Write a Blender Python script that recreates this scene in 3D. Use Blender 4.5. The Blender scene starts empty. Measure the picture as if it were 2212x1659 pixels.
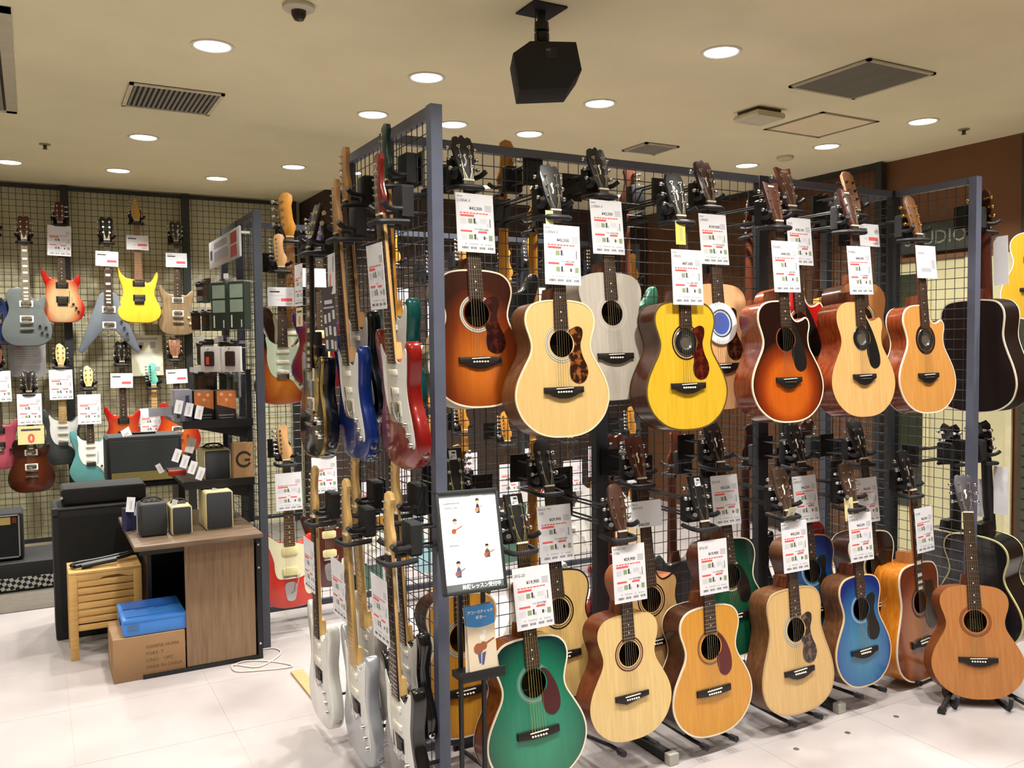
import bpy, bmesh, math, random
from mathutils import Vector, Matrix
from math import sin, cos, pi, radians, sqrt
S = bpy.context.scene
COL = S.collection
random.seed(7)

# ---------------------------------------------------------------- camera
IW, IH, FPX = 2212, 1659, 1880.0
AZ, PT, RO, CZ = radians(28.86), radians(2.6), radians(0.59), 1.62
_f0 = Vector((sin(AZ), cos(AZ), 0)); _r0 = Vector((cos(AZ), -sin(AZ), 0)); _z = Vector((0, 0, 1))
FW = cos(PT) * _f0 - sin(PT) * _z
_up = sin(PT) * _f0 + cos(PT) * _z
RT = cos(RO) * _r0 - sin(RO) * _up
UP = cos(RO) * _up + sin(RO) * _r0
CAM = Vector((0, 0, CZ))
cam = bpy.data.cameras.new('camera'); camo = bpy.data.objects.new('camera', cam); COL.objects.link(camo)
cam.sensor_width = 36; cam.lens = 36 * FPX / IW; cam.clip_start = .05
camo.matrix_world = Matrix(((RT.x, UP.x, -FW.x, 0), (RT.y, UP.y, -FW.y, 0), (RT.z, UP.z, -FW.z, CZ), (0, 0, 0, 1)))
S.camera = camo
def ray(px, py): return FW + (px - IW / 2) / FPX * RT - (py - IH / 2) / FPX * UP
def onz(px, py, z): d = ray(px, py); return CAM + d * ((z - CZ) / d.z)
def onx(px, py, x): d = ray(px, py); return CAM + d * (x / d.x)
def ony(px, py, y): d = ray(px, py); return CAM + d * (y / d.y)
def onplane(px, py, p, n): d = ray(px, py); return CAM + d * ((p - CAM).dot(n) / d.dot(n))
def proj(p):
    d = p - CAM; k = d.dot(FW); return IW / 2 + FPX * d.dot(RT) / k, IH / 2 - FPX * d.dot(UP) / k

# ---------------------------------------------------------------- world, exposure, lamps
w = bpy.data.worlds.new('world'); S.world = w; w.use_nodes = True
w.node_tree.nodes['Background'].inputs[0].default_value = (.9, .92, 1, 1)
w.node_tree.nodes['Background'].inputs[1].default_value = .02
S.view_settings.view_transform = 'Standard'; S.view_settings.look = 'None'
S.view_settings.exposure = EXPO = -0.5
S.view_settings.gamma = 1; S.view_settings.use_curve_mapping = False
CEIL = 2.95
LAMP_W = 24.0           # watts of every ceiling downlight
LAMP_COL = (1.0, .96, .885)
SPOTS = {(2.81, 3.08): 1.6, (4.79, 3.48): 1.2, (2.80, 4.04): 1.2, (1.76, 4.04): 1.2, (.61, 7.17): 1.3, (-.1, 7.18): 1.3, (1.32, 7.17): 1.3, (.66, 5.98): 1.1}   # watts factor of single fittings
LAMPS = [(x, y) for y in (4.04, 4.82) for x in (1.76, 2.80)] + [(2.27, 4.82), (.74, 4.05), (2.81, 3.08), (.66, 5.98), (.61, 7.17), (-.1, 7.18), (1.32, 7.17),
         (1.74, 6.47), (2.19, 6.5), (2.98, 6.52), (3.39, 6.57), (4.79, 3.48), (4.80, 4.22), (4.76, 4.94), (4.70, 6.43),
         (-.95, 4.05), (-.75, 6.2), (-1.3, 7.17)]
ROWF = [(x, 1.98) for x in (.72, 1.76, 2.8, 3.84, 4.8)]      # next row of the ceiling grid, just above the frame
LAMPS += ROWF + [(x, .6) for x in (-.4, 1.2, 2.8)] + [(-.6, 3.08), (-1.9, 4.5), (-.7, 1.9)]  # the near row of three is added unseen as fill light
# ---------------------------------------------------------------- materials
def lin(c):
    return tuple((v / 255 / 12.92 if v / 255 <= .04045 else ((v / 255 + .055) / 1.055) ** 2.4) for v in c)
MATS = {}
def base(name, rough, metal, coat):
    m = bpy.data.materials.new(name); m.use_nodes = True
    b = m.node_tree.nodes['Principled BSDF']
    b.inputs['Roughness'].default_value = rough; b.inputs['Metallic'].default_value = metal
    b.inputs['Coat Weight'].default_value = coat; b.inputs['Coat Roughness'].default_value = .08
    return m, m.node_tree, b
def N(nt, t, **kw):
    n = nt.nodes.new(t)
    for k, v in kw.items():
        if k in n.inputs.keys(): n.inputs[k].default_value = v
        else: setattr(n, k, v)
    return n
def ramp(nt, stops, fac):
    r = N(nt, 'ShaderNodeValToRGB'); e = r.color_ramp.elements
    while len(e) < len(stops): e.new(.5)
    for el, (p, c) in zip(e, stops): el.position = p; el.color = (*c, 1)
    nt.links.new(fac, r.inputs[0]); return r
def noise_in(nt, scale, stretch=(1, 1, 1), detail=3):
    tc = N(nt, 'ShaderNodeTexCoord'); mp = N(nt, 'ShaderNodeMapping'); mp.inputs['Scale'].default_value = stretch
    nz = N(nt, 'ShaderNodeTexNoise', Scale=scale, Detail=float(detail))
    nt.links.new(tc.outputs['Object'], mp.inputs[0]); nt.links.new(mp.outputs[0], nz.inputs['Vector'])
    return tc, nz
def plain(col, rough=.45, metal=0., coat=0., var=.07, scale=14., stretch=(1, 1, 1), bump=0., name=None):
    key = ('p', col, rough, metal, coat, var, scale, stretch, bump)
    if key in MATS: return MATS[key]
    m, nt, b = base(name or 'finish', rough, metal, coat); c = lin(col)
    tc, nz = noise_in(nt, scale, stretch)
    r = ramp(nt, [(.3, tuple(v * (1 - var) for v in c)), (.7, tuple(min(1, v * (1 + var)) for v in c))], nz.outputs['Fac'])
    nt.links.new(r.outputs[0], b.inputs['Base Color'])
    if bump:
        bp = N(nt, 'ShaderNodeBump', Strength=bump, Distance=.002); nt.links.new(nz.outputs['Fac'], bp.inputs['Height']); nt.links.new(bp.outputs[0], b.inputs['Normal'])
    MATS[key] = m; return m
def wood(c1, c2, rough=.4, coat=0., scale=9., stretch=(9, 9, .7)):
    key = ('w', c1, c2, rough, coat, scale, stretch)
    if key in MATS: return MATS[key]
    m, nt, b = base('wood', rough, 0, coat)
    tc, nz = noise_in(nt, scale, stretch, 5)
    r = ramp(nt, [(.32, lin(c1)), (.68, lin(c2))], nz.outputs['Fac']); nt.links.new(r.outputs[0], b.inputs['Base Color'])
    MATS[key] = m; return m
def burst(inner, mid, outer, cz=.19, rx=.2, rz=.26, stops=(.35, .62, .92), rough=.22, coat=.6):
    key = ('b', inner, mid, outer, cz, rx, rz, stops)
    if key in MATS: return MATS[key]
    m, nt, b = base('sunburst', rough, 0, coat)
    tc, nz = noise_in(nt, 9, (9, 9, .7), 4)
    mp = N(nt, 'ShaderNodeMapping'); mp.inputs['Scale'].default_value = (1 / rx, 0, 1 / rz); mp.inputs['Location'].default_value = (0, 0, -cz / rz)
    nt.links.new(tc.outputs['Object'], mp.inputs[0])
    ln = N(nt, 'ShaderNodeVectorMath', operation='LENGTH'); nt.links.new(mp.outputs[0], ln.inputs[0])
    r = ramp(nt, [(stops[0], lin(inner)), (stops[1], lin(mid)), (stops[2], lin(outer))], ln.outputs['Value'])
    g = ramp(nt, [(.3, (.86, .86, .86)), (.7, (1, 1, 1))], nz.outputs['Fac'])
    mx = N(nt, 'ShaderNodeMix', data_type='RGBA', blend_type='MULTIPLY'); mx.inputs[0].default_value = 1
    nt.links.new(r.outputs[0], mx.inputs[6]); nt.links.new(g.outputs[0], mx.inputs[7]); nt.links.new(mx.outputs[2], b.inputs['Base Color'])
    MATS[key] = m; return m
def rings(stops, name='inlay'):
    key = ('r', tuple(stops))
    if key in MATS: return MATS[key]
    m, nt, b = base(name, .35, 0, .2)
    tc = N(nt, 'ShaderNodeTexCoord'); ln = N(nt, 'ShaderNodeVectorMath', operation='LENGTH'); nt.links.new(tc.outputs['Object'], ln.inputs[0])
    mu = N(nt, 'ShaderNodeMath', operation='MULTIPLY'); mu.inputs[1].default_value = 10; nt.links.new(ln.outputs['Value'], mu.inputs[0])
    r = ramp(nt, [(p * 10, lin(c)) for p, c in stops], mu.outputs[0]); r.color_ramp.interpolation = 'CONSTANT'
    nt.links.new(r.outputs[0], b.inputs['Base Color']); MATS[key] = m; return m
def tort(c1=(38, 14, 10), c2=(122, 58, 28)):
    key = ('t', c1, c2)
    if key in MATS: return MATS[key]
    m, nt, b = base('tortoiseshell', .2, 0, .5); tc, nz = noise_in(nt, 38, (1, 1, 1), 4)
    r = ramp(nt, [(.5, lin(c1)), (.62, lin(c2))], nz.outputs['Fac']); nt.links.new(r.outputs[0], b.inputs['Base Color']); MATS[key] = m; return m
def glow(col, strength, name='glow'):
    key = ('g', col, strength)
    if key in MATS: return MATS[key]
    m, nt, b = base(name, .5, 0, 0); b.inputs['Base Color'].default_value = (*lin(col), 1)
    b.inputs['Emission Color'].default_value = (*lin(col), 1); b.inputs['Emission Strength'].default_value = strength
    MATS[key] = m; return m
BLACK = plain((22, 22, 24), .4); MATTE = plain((26, 26, 27), .75); RUBBER = plain((20, 20, 26), .55)
CHROME = plain((215, 215, 218), .16, 1.); GOLD = plain((205, 170, 90), .25, 1.)
WHITE = plain((236, 236, 240), .6, var=.02); PAPER = plain((226, 226, 232), .65, var=.02); IVORY = plain((240, 236, 222), .35, var=.02)
SLATE_LIT = plain((94, 99, 117), .42, .1); SLATE_DARK = plain((70, 75, 86), .45, .2); GRIDM = plain((66, 70, 76), .4, .3); DARKGRID = plain((44, 46, 46), .5, .2); DARKPOST = plain((36, 38, 39), .55)  # the first slate is lightened as if lit, the second is darker
FB = wood((40, 24, 18), (62, 38, 28), .5); ROSE = wood((58, 30, 20), (84, 48, 32), .45); MAPLE = wood((205, 165, 100), (222, 184, 120), .35, .2)
AMBER = wood((190, 128, 42), (214, 150, 60), .3, .3); MAHOG = wood((84, 40, 24), (118, 62, 38), .35, .3); BLKNECK = plain((24, 22, 22), .35)
STRING = plain((190, 178, 150), .3, .8); BRASS = plain((214, 196, 120), .3, .7)
# ---------------------------------------------------------------- mesh helpers
class MB:
    def __init__(s): s.v = []; s.f = []; s.mi = []
    def add(s, v, f, mi=0):
        o = len(s.v); s.v += [tuple(p) for p in v]; s.f += [tuple(i + o for i in q) for q in f]; s.mi += [mi] * len(f); return s
    def box(s, lo, hi, mi=0):
        x0, y0, z0 = lo; x1, y1, z1 = hi
        return s.add([(x0, y0, z0), (x1, y0, z0), (x1, y1, z0), (x0, y1, z0), (x0, y0, z1), (x1, y0, z1), (x1, y1, z1), (x0, y1, z1)],
                     [(0, 3, 2, 1), (4, 5, 6, 7), (0, 1, 5, 4), (1, 2, 6, 5), (2, 3, 7, 6), (3, 0, 4, 7)], mi)
    def cbox(s, lo, hi, b=.004, mi=0):       # box with bevelled long edges
        x0, y0, z0 = lo; x1, y1, z1 = hi
        prof = [(x0 + b, z0), (x1 - b, z0), (x1, z0 + b), (x1, z1 - b), (x1 - b, z1), (x0 + b, z1), (x0, z1 - b), (x0, z0 + b)]
        return s.prism(prof, y0, y1, b * .7, mi)
    def tube(s, pts, r, n=8, mi=0, caps=True):
        pts = [Vector(p) for p in pts]; V = []; F = []; up = None
        for i, p in enumerate(pts):
            t = (pts[min(i + 1, len(pts) - 1)] - pts[max(i - 1, 0)]).normalized()
            if up is None: up = Vector((0, 0, 1)) if abs(t.z) < .9 else Vector((1, 0, 0))
            a = t.cross(up).normalized(); b2 = a.cross(t).normalized(); up = b2
            rr = r[i] if isinstance(r, (list, tuple)) else r
            V += [p + (a * cos(2 * pi * k / n) + b2 * sin(2 * pi * k / n)) * rr for k in range(n)]
        for i in range(len(pts) - 1):
            for k in range(n): F.append((i * n + k, i * n + (k + 1) % n, (i + 1) * n + (k + 1) % n, (i + 1) * n + k))
        if caps: F += [tuple(range(n - 1, -1, -1)), tuple(range((len(pts) - 1) * n, len(pts) * n))]
        return s.add(V, F, mi)
    def cyl(s, a, b, r, n=12, mi=0, r2=None): return s.tube([a, b], [r, r if r2 is None else r2], n, mi)
    def prism(s, pts, y0, y1, bev=0., mi=0):  # outline in (x,z), extruded along y
        pts = orient(pts); n = len(pts); nr = norms(pts)
        if bev:
            ringsl = [([(p[0] - q[0] * bev, p[1] - q[1] * bev) for p, q in zip(pts, nr)], y0),
                      ([(p[0] - q[0] * bev * .3, p[1] - q[1] * bev * .3) for p, q in zip(pts, nr)], y0 + bev * .3),
                      (pts, y0 + bev), (pts, y1 - bev),
                      ([(p[0] - q[0] * bev * .3, p[1] - q[1] * bev * .3) for p, q in zip(pts, nr)], y1 - bev * .3),
                      ([(p[0] - q[0] * bev, p[1] - q[1] * bev) for p, q in zip(pts, nr)], y1)]
        else: ringsl = [(pts, y0), (pts, y1)]
        V = [(x, y, z) for r, y in ringsl for x, z in r]; F = []
        for k in range(len(ringsl) - 1):
            for i in range(n): j = (i + 1) % n; F.append((k * n + i, k * n + j, (k + 1) * n + j, (k + 1) * n + i)[::-1])
        F.append(tuple(range(n))); F.append(tuple(range((len(ringsl) - 1) * n, len(ringsl) * n))[::-1])
        return s.add(V, F, mi)
    def quad(s, x0, x1, z0, z1, y, mi=0): return s.add([(x0, y, z0), (x1, y, z0), (x1, y, z1), (x0, y, z1)], [(0, 1, 2, 3)], mi)
    def lathe(s, prof, n=20, c=(0, 0, 0), axis='z', mi=0):
        V = []; F = []
        for (r, h) in prof:
            for k in range(n):
                a = 2 * pi * k / n
                V.append((c[0] + r * cos(a), c[1] + r * sin(a), c[2] + h) if axis == 'z' else (c[0] + r * cos(a), c[1] + h, c[2] + r * sin(a)))
        for i in range(len(prof) - 1):
            for k in range(n): F.append((i * n + k, i * n + (k + 1) % n, (i + 1) * n + (k + 1) % n, (i + 1) * n + k))
        return s.add(V, F, mi)
    def mesh(s, name, smooth=35):
        me = bpy.data.meshes.new(name); me.from_pydata(s.v, [], s.f)
        if max(s.mi, default=0): me.polygons.foreach_set('material_index', s.mi)
        if smooth: me.shade_smooth(); me.set_sharp_from_angle(angle=radians(smooth))
        me.update(); return me
def orient(p):
    a = sum(p[i][0] * p[(i + 1) % len(p)][1] - p[(i + 1) % len(p)][0] * p[i][1] for i in range(len(p)))
    return list(p) if a > 0 else list(p)[::-1]
def norms(p):
    o = []; n = len(p)
    for i in range(n):
        dx = p[(i + 1) % n][0] - p[i - 1][0]; dz = p[(i + 1) % n][1] - p[i - 1][1]; l = sqrt(dx * dx + dz * dz) or 1
        o.append((dz / l, -dx / l))
    return o
def crom(p, n=5, closed=True):
    out = []; m = len(p)
    for i in range(m if closed else m - 1):
        if closed: a, b, c, d = p[i - 1], p[i], p[(i + 1) % m], p[(i + 2) % m]
        else: a, b, c, d = p[max(i - 1, 0)], p[i], p[i + 1], p[min(i + 2, m - 1)]
        for k in range(n):
            t = k / n
            out.append(tuple(.5 * (2 * b[j] + (c[j] - a[j]) * t + (2 * a[j] - 5 * b[j] + 4 * c[j] - d[j]) * t * t + (3 * b[j] - a[j] - 3 * c[j] + d[j]) * t ** 3) for j in range(len(b))))
    if not closed: out.append(tuple(p[-1]))
    return out
MESH = {}
def cached(key, fn):
    if key not in MESH: MESH[key] = fn()
    return MESH[key]
def obj(name, me, mats=None, parent=None, loc=(0, 0, 0), rot=(0, 0, 0), scale=None, kind=None):
    if isinstance(me, MB): me = me.mesh(name)
    o = bpy.data.objects.new(name, me); COL.objects.link(o)
    if mats is not None:
        if not isinstance(mats, (list, tuple)): mats = [mats]
        while len(me.materials) < len(mats): me.materials.append(None)
        for i, mm in enumerate(mats): o.material_slots[i].link = 'OBJECT'; o.material_slots[i].material = mm
    o.location = loc; o.rotation_euler = rot
    if scale: o.scale = scale if isinstance(scale, (tuple, list)) else (scale,) * 3
    if parent: o.parent = parent
    if kind: o['kind'] = kind
    return o
def tag(o, label, cat, group=None):
    o['label'] = label; o['category'] = cat
    if group: o['group'] = group
    return o
def thing(name, label, cat, loc=(0, 0, 0), rot=(0, 0, 0), group=None):
    o = bpy.data.objects.new(name, None); COL.objects.link(o); o.empty_display_size = .05
    o.location = loc; o.rotation_euler = rot; return tag(o, label, cat, group)
def struct(name, me, mat, parent=None):
    o = obj(name, me, mat, parent)
    if not parent: o['kind'] = 'structure'
    return o
def text_mesh(body, size, bold=0.):
    def mk():
        cu = bpy.data.curves.new('print', 'FONT'); cu.body = body; cu.size = size; cu.align_x = 'LEFT'; cu.resolution_u = 2; cu.offset = bold
        o = bpy.data.objects.new('print', cu); COL.objects.link(o)
        bpy.context.view_layer.update()
        me = bpy.data.meshes.new_from_object(o.evaluated_get(bpy.context.evaluated_depsgraph_get()))
        bpy.data.objects.remove(o)
        if len(me.materials) == 0: me.materials.append(None)
        return me
    return cached(('text', body, size, bold), mk)
def write(body, size, mat, parent, loc, rot=(pi / 2, 0, 0), name='lettering', bold=0.):
    return obj(name, text_mesh(body, size, bold), mat, parent, loc, rot)
# ---------------------------------------------------------------- the room
def marble():
    m, nt, b = base('floor_tile', .38, 0, 0); tc, nz = noise_in(nt, 2.2, (1, 1, 1), 6)
    geo = N(nt, 'ShaderNodeNewGeometry'); n2 = N(nt, 'ShaderNodeTexNoise', Scale=1.6, Detail=7.0); nt.links.new(geo.outputs['Position'], n2.inputs['Vector'])
    r = ramp(nt, [(.3, lin((158, 150, 150))), (.5, lin((174, 167, 167))), (.72, lin((186, 178, 177)))], n2.outputs['Fac']); nt.links.new(r.outputs[0], b.inputs['Base Color'])
    return m
TILE = marble()
X0, X1, Y0, Y1 = -4.5, 5.64, -3.0, 8.1
fl = struct('floor', MB().box((X0, Y0, -.06), (X1, Y1, -.0012)), TILE)
TS = .6
tm = MB().cbox((.0009, 0, .0009), (TS - .0009, .01, TS - .0009), .0008).mesh('floor_tile', 0)
for i in range(-2, 8):
    for j in range(1, 11):
        obj('floor_tile', tm, TILE, fl, (i * TS + .1, j * TS + .13, 0.), (-pi / 2, 0, 0))
cl = struct('ceiling', MB().box((X0, Y0, CEIL), (X1, Y1, CEIL + .1)), plain((236, 227, 188), .8, var=.03, scale=3.))
CREAM = plain((214, 208, 172), .8, var=.04, scale=3.)
struct('wall_back', MB().box((X0, Y1, 0), (X1, Y1 + .1, CEIL)), CREAM)
struct('bounce_wall_left', MB().box((X0 - .1, Y0, 0), (X0, Y1, CEIL)), CREAM)  # unseen wall added to bounce light back into the room
struct('bounce_wall_front', MB().box((X0, Y0 - .1, 0), (X1, Y0, CEIL)), CREAM)  # also added out of view for its bounce light
BROWN = plain((112, 74, 45), .7, var=.06, scale=4.)
struct('wall_right', MB().box((X1, Y0, 0), (X1 + .1, Y1, CEIL)), BROWN)
struct('wall_inner', MB().box((2.22, 7.28, 0), (X1 - .01, Y1 - .01, CEIL - .005)), plain((54, 38, 28), .7))
# studio doorway on the right wall
PALE = plain((196, 190, 150), .6, var=.04, scale=3.); TRIM = plain((206, 198, 160), .5)
d = struct('door_1', MB().box((X1 - .02, 3.42, .0), (X1 - .002, 4.32, 2.19)), PALE)
for y in (3.42, 3.72, 4.02, 4.30): obj('door_stile', MB().box((X1 - .035, y - .02, 0), (X1 - .018, y + .02, 2.19)), TRIM, d)
obj('door_head', MB().box((X1 - .036, 3.38, 2.19), (X1 - .005, 4.36, 2.22)), BROWN, d)
obj('door_pane', MB().box((X1 - .026, 4.06, .4), (X1 - .0195, 4.27, 2.1)), plain((48, 52, 40), .12), d)
d2 = struct('door_2', MB().box((X1 - .03, 2.2, .0), (X1 - .002, 3.36, CEIL - .02)), plain((52, 52, 40), .6))
for k in range(40): obj('shutter_slat', MB().box((X1 - .036, 2.25, .03 + k * .07), (X1 - .028, 3.33, .085 + k * .07)), plain((60, 60, 46), .6), d2)
sg = thing('studio_sign', 'dark grey sign plate reading STUDIO on the brown wall', 'sign', (X1 - .03, 3.94, 2.345))
obj('plate', MB().cbox((-.31, -.012, -.10), (.31, .012, .10), .004), plain((62, 66, 58), .6), sg, rot=(0, 0, pi / 2 * -1))
write('STUDIO', .135, plain((150, 152, 140), .5), sg, (-.0135, .265, -.045), (pi / 2, 0, -pi / 2))

# ---------------------------------------------------------------- grid racks
def wires(a, b, z0, z1, sp=.05, r=.0019):
    mb = MB(); a = Vector((a[0], a[1], 0)); b = Vector((b[0], b[1], 0)); L = (b - a).length; u = (b - a) / L; nrm = Vector((-u.y, u.x, 0))
    n = max(1, round(L / sp))
    for k in range(1, n):
        p = a + u * (L * k / n); mb.tube([p + Vector((0, 0, z0)), p + Vector((0, 0, z1))], r, 4, caps=False)
    m = round((z1 - z0) / sp)
    for k in range(1, m):
        o = Vector((0, 0, z0 + (z1 - z0) * k / m)) + nrm * (r * 1.6); mb.tube([a + o, b + o], r, 4, caps=False)
    return mb
def rack(name, label, posts, segs, H, z0=.05, mat=SLATE_LIT, mesh=GRIDM, pw=.02, wide=()):
    t = thing(name, label, 'rack', (0, 0, 0))
    for i, (x, y) in enumerate(posts):
        q = pw * 1.5 if i in wide else pw
        obj('post', MB().box((x - q, y - pw, 0), (x + q, y + pw, H)), mat[i] if isinstance(mat, list) else mat, t)
    rm = mat[0] if isinstance(mat, list) else mat
    for a, b in segs:
        a3, b3 = Vector((*a, 0)), Vector((*b, 0)); u = (b3 - a3).normalized()
        ang = math.atan2(u.y, u.x); L = (b3 - a3).length - 2 * pw; c = a3 + u * pw
        rail = MB().box((0, -.016, -.016), (L, .016, .016))
        obj('top_rail', rail.mesh('top_rail'), rm, t, (c.x, c.y, H - .017), (0, 0, ang))
        obj('bottom_rail', rail.mesh('bottom_rail'), rm, t, (c.x, c.y, z0 + .02), (0, 0, ang))
        obj('wire_mesh', wires(a, b, z0 + .03, H - .03), mesh, t, kind='stuff')
    return t
R1X, R1Y, R1E = 1.17, 3.06, 3.985
xs = [R1X, 2.11, 3.04, R1E]
rack('grid_rack', 'slate grey wire grid rack carrying the acoustic guitars', [(R1X, 2.63), (R1X, R1Y), (R1X, 3.49), (xs[1], R1Y), (xs[2], R1Y), (R1E, R1Y), (R1E, 2.61), (R1E, 3.5)],
     [((xs[0], R1Y), (xs[1], R1Y)), ((xs[1], R1Y), (xs[2], R1Y)), ((xs[2], R1Y), (xs[3], R1Y)), ((R1X, 2.63), (R1X, R1Y)), ((R1X, R1Y), (R1X, 3.49)), ((R1E, 2.61), (R1E, R1Y)), ((R1E, R1Y), (R1E, 3.5))], 2.40,
     wide=(3, 4, 5), mat=[SLATE_LIT, SLATE_DARK, SLATE_DARK, plain((48, 53, 60), .5), plain((48, 53, 60), .5), plain((48, 53, 60), .5), SLATE_LIT, SLATE_DARK])  # middle posts coloured dark for their shade, near end posts light as if lit
R2X, R2Y = 1.06, 5.15
rack('grid_rack', 'wire grid rack behind the desk with the sunburst electric guitar', [(R2X, 4.70), (R2X, R2Y), (R2X, 5.6), (2.0, R2Y), (2.94, R2Y), (3.88, R2Y)],
     [((R2X, 4.70), (R2X, R2Y)), ((R2X, R2Y), (R2X, 5.6)), ((R2X, R2Y), (2.0, R2Y)), ((2.0, R2Y), (2.94, R2Y)), ((2.94, R2Y), (3.88, R2Y))], 2.34, mat=SLATE_DARK)
bx = [-1.59, -.66, .27, 1.20, 2.13]
rack('wall_grid', 'black framed wire grid covering the cream back wall', [(x, 8.0) for x in bx], [((a, 8.0), (b, 8.0)) for a, b in zip(bx, bx[1:])], 2.94, mat=DARKPOST, mesh=DARKGRID, pw=.03)
rack('wall_grid', 'black framed wire grid beside the brown studio wall', [(5.58, 4.40), (5.58, 5.35), (5.58, 6.3)], [((5.58, 4.40), (5.58, 5.35)), ((5.58, 5.35), (5.58, 6.3))], 2.94, mat=DARKPOST, mesh=DARKGRID, pw=.025)
# ---------------------------------------------------------------- guitars
# every guitar is modelled lying in its own frame: x to its right, z up the neck, front facing -y, z=0 at the bottom of the body
def mirror(h): return h + [(-x, z) for x, z in h[::-1] if abs(x) > 1e-6]
_om = [(0, 0), (.06, .004), (.115, .022), (.165, .062), (.192, .112), (.197, .158), (.184, .205), (.156, .255), (.132, .295), (.1245, .328), (.131, .36), (.143, .395), (.146, .425), (.136, .455), (.108, .479), (.06, .49), (0, .492)]
AC = {
 'om': _om,
 'dread': [(0, 0), (.07, .004), (.13, .022), (.178, .06), (.198, .11), (.199, .155), (.186, .21), (.163, .27), (.148, .315), (.143, .35), (.147, .39), (.15, .43), (.142, .465), (.115, .492), (.065, .502), (0, .504)],
 'small': [(x * .89, z * .98) for x, z in _om],
}
CUTR = [(.184, .205), (.156, .255), (.132, .295), (.1245, .328), (.128, .358), (.136, .385), (.134, .41), (.118, .425), (.092, .414), (.062, .41), (.04, .43), (.031, .462), (.027, .489)]
HOLE_Z, HOLE_R, SADDLE = .335, .049, .17
def ac_outline(shape):
    def mk():
        if shape == 'cut':
            h = AC['om']; left = [(-x, z) for x, z in h[::-1]]
            pts = [p for p in h[:6]] + CUTR + left[1:-1]
        else: pts = mirror(AC[shape])
        return orient(crom(pts, 5))
    return cached(('out', shape), mk)
def ac_body(shape, D):
    p = ac_outline(shape); n = len(p); mb = MB()
    V = [(x, .001, z) for x, z in p] + [(x, D, z) for x, z in p]
    F = [((i + 1) % n, i, n + i, n + (i + 1) % n)[::-1] for i in range(n)] + [tuple(range(n, 2 * n))[::-1]]
    mb.add(V, [f[::-1] if len(f) == 4 else f for f in F]); return mb.mesh('body', 50)
def ac_top(shape, hole=True):
    p = ac_outline(shape); bm = bmesh.new()
    def loop(pts):
        vs = [bm.verts.new((x, 0, z)) for x, z in pts]; return [bm.edges.new((vs[i], vs[(i + 1) % len(vs)])) for i in range(len(vs))]
    e = loop(p)
    if hole: e += loop([(HOLE_R * cos(2 * pi * k / 36), HOLE_Z + HOLE_R * sin(2 * pi * k / 36)) for k in range(36)])
    bmesh.ops.triangle_fill(bm, use_beauty=True, edges=e)
    bmesh.ops.recalc_face_normals(bm, faces=bm.faces)
    if sum(f.normal.y for f in bm.faces) > 0: bmesh.ops.reverse_faces(bm, faces=bm.faces)
    me = bpy.data.meshes.new('soundboard'); bm.to_mesh(me); bm.free(); return me
def ring_strip(p, y, w=.0045, out=.0016, t=.005):
    nr = norms(p); n = len(p); V = []
    for (x, z), (a, b) in zip(p, nr):
        V += [(x + a * out, y + t, z + b * out), (x + a * out, y - .0008, z + b * out), (x - a * w, y - .0008, z - b * w)]
    F = []
    for i in range(n):
        j = (i + 1) % n
        for k in (0, 1): F.append((3 * i + k, 3 * j + k, 3 * j + k + 1, 3 * i + k + 1))
    return V, F
def ac_bind(shape, D, back):
    p = ac_outline(shape); mb = MB(); mb.add(*ring_strip(p, 0))
    if back:
        V, F = ring_strip(p, 0); mb.add([(x, D - y, z) for x, y, z in V], [f[::-1] for f in F])
    return mb.mesh('binding', 40)
def annulus(r0, r1, y=0, n=36):
    mb = MB(); V = []
    for k in range(n): a = 2 * pi * k / n; V += [(r0 * cos(a), y, r0 * sin(a)), (r1 * cos(a), y, r1 * sin(a))]
    mb.add(V, [(2 * k, 2 * k + 1, 2 * ((k + 1) % n) + 1, 2 * ((k + 1) % n)) for k in range(n)]); return mb.mesh('rosette', 0)
CIRC = [(.0275, .292), (.047, .310), (.055, .335), (.047, .361), (.032, .38)]
PGS = {
 'lobed': [(.05, .392), (.072, .398), (.09, .388), (.09, .362), (.08, .33), (.088, .29), (.105, .255), (.108, .225), (.092, .198), (.062, .192), (.036, .208), (.03, .24), (.036, .27)] + CIRC,
 'tear': [(.05, .378), (.072, .352), (.09, .315), (.1, .275), (.096, .238), (.072, .218), (.045, .226), (.031, .255)] + CIRC,
 'fs': [(.034, .42), (.05, .40), (.075, .355), (.095, .305), (.108, .255), (.104, .22), (.078, .205), (.05, .215), (.035, .25)] + CIRC,
 'hum': [(.034, .43), (.06, .418), (.1, .42), (.112, .385), (.115, .33), (.128, .28), (.125, .23), (.095, .212), (.06, .215), (.034, .25)] + CIRC,
}
BR = {
 'wing': [(-.083, .01), (.083, .01), (.083, -.012), (.066, -.014), (.045, -.024), (.02, -.031), (0, -.032), (-.02, -.031), (-.045, -.024), (-.066, -.014), (-.083, -.012)],
 'rect': [(-.083, .013), (.083, .013), (.083, -.012), (.03, -.017), (-.03, -.017), (-.083, -.012)],
 'point': [(-.08, .012), (.08, .012), (.08, -.008), (.03, -.014), (-.03, -.026), (-.055, -.018), (-.08, -.010)],
 'belly': [(-.07, .012), (.07, .012), (.07, -.008), (.052, -.014), (.03, -.03), (0, -.036), (-.03, -.03), (-.052, -.014), (-.07, -.008)],
 'must': [(-.05, .012), (.05, .012), (.075, -.002), (.095, .012), (.09, -.022), (.06, -.02), (0, -.026), (-.06, -.02), (-.09, -.022), (-.095, .012), (-.075, -.002)],
}
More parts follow.
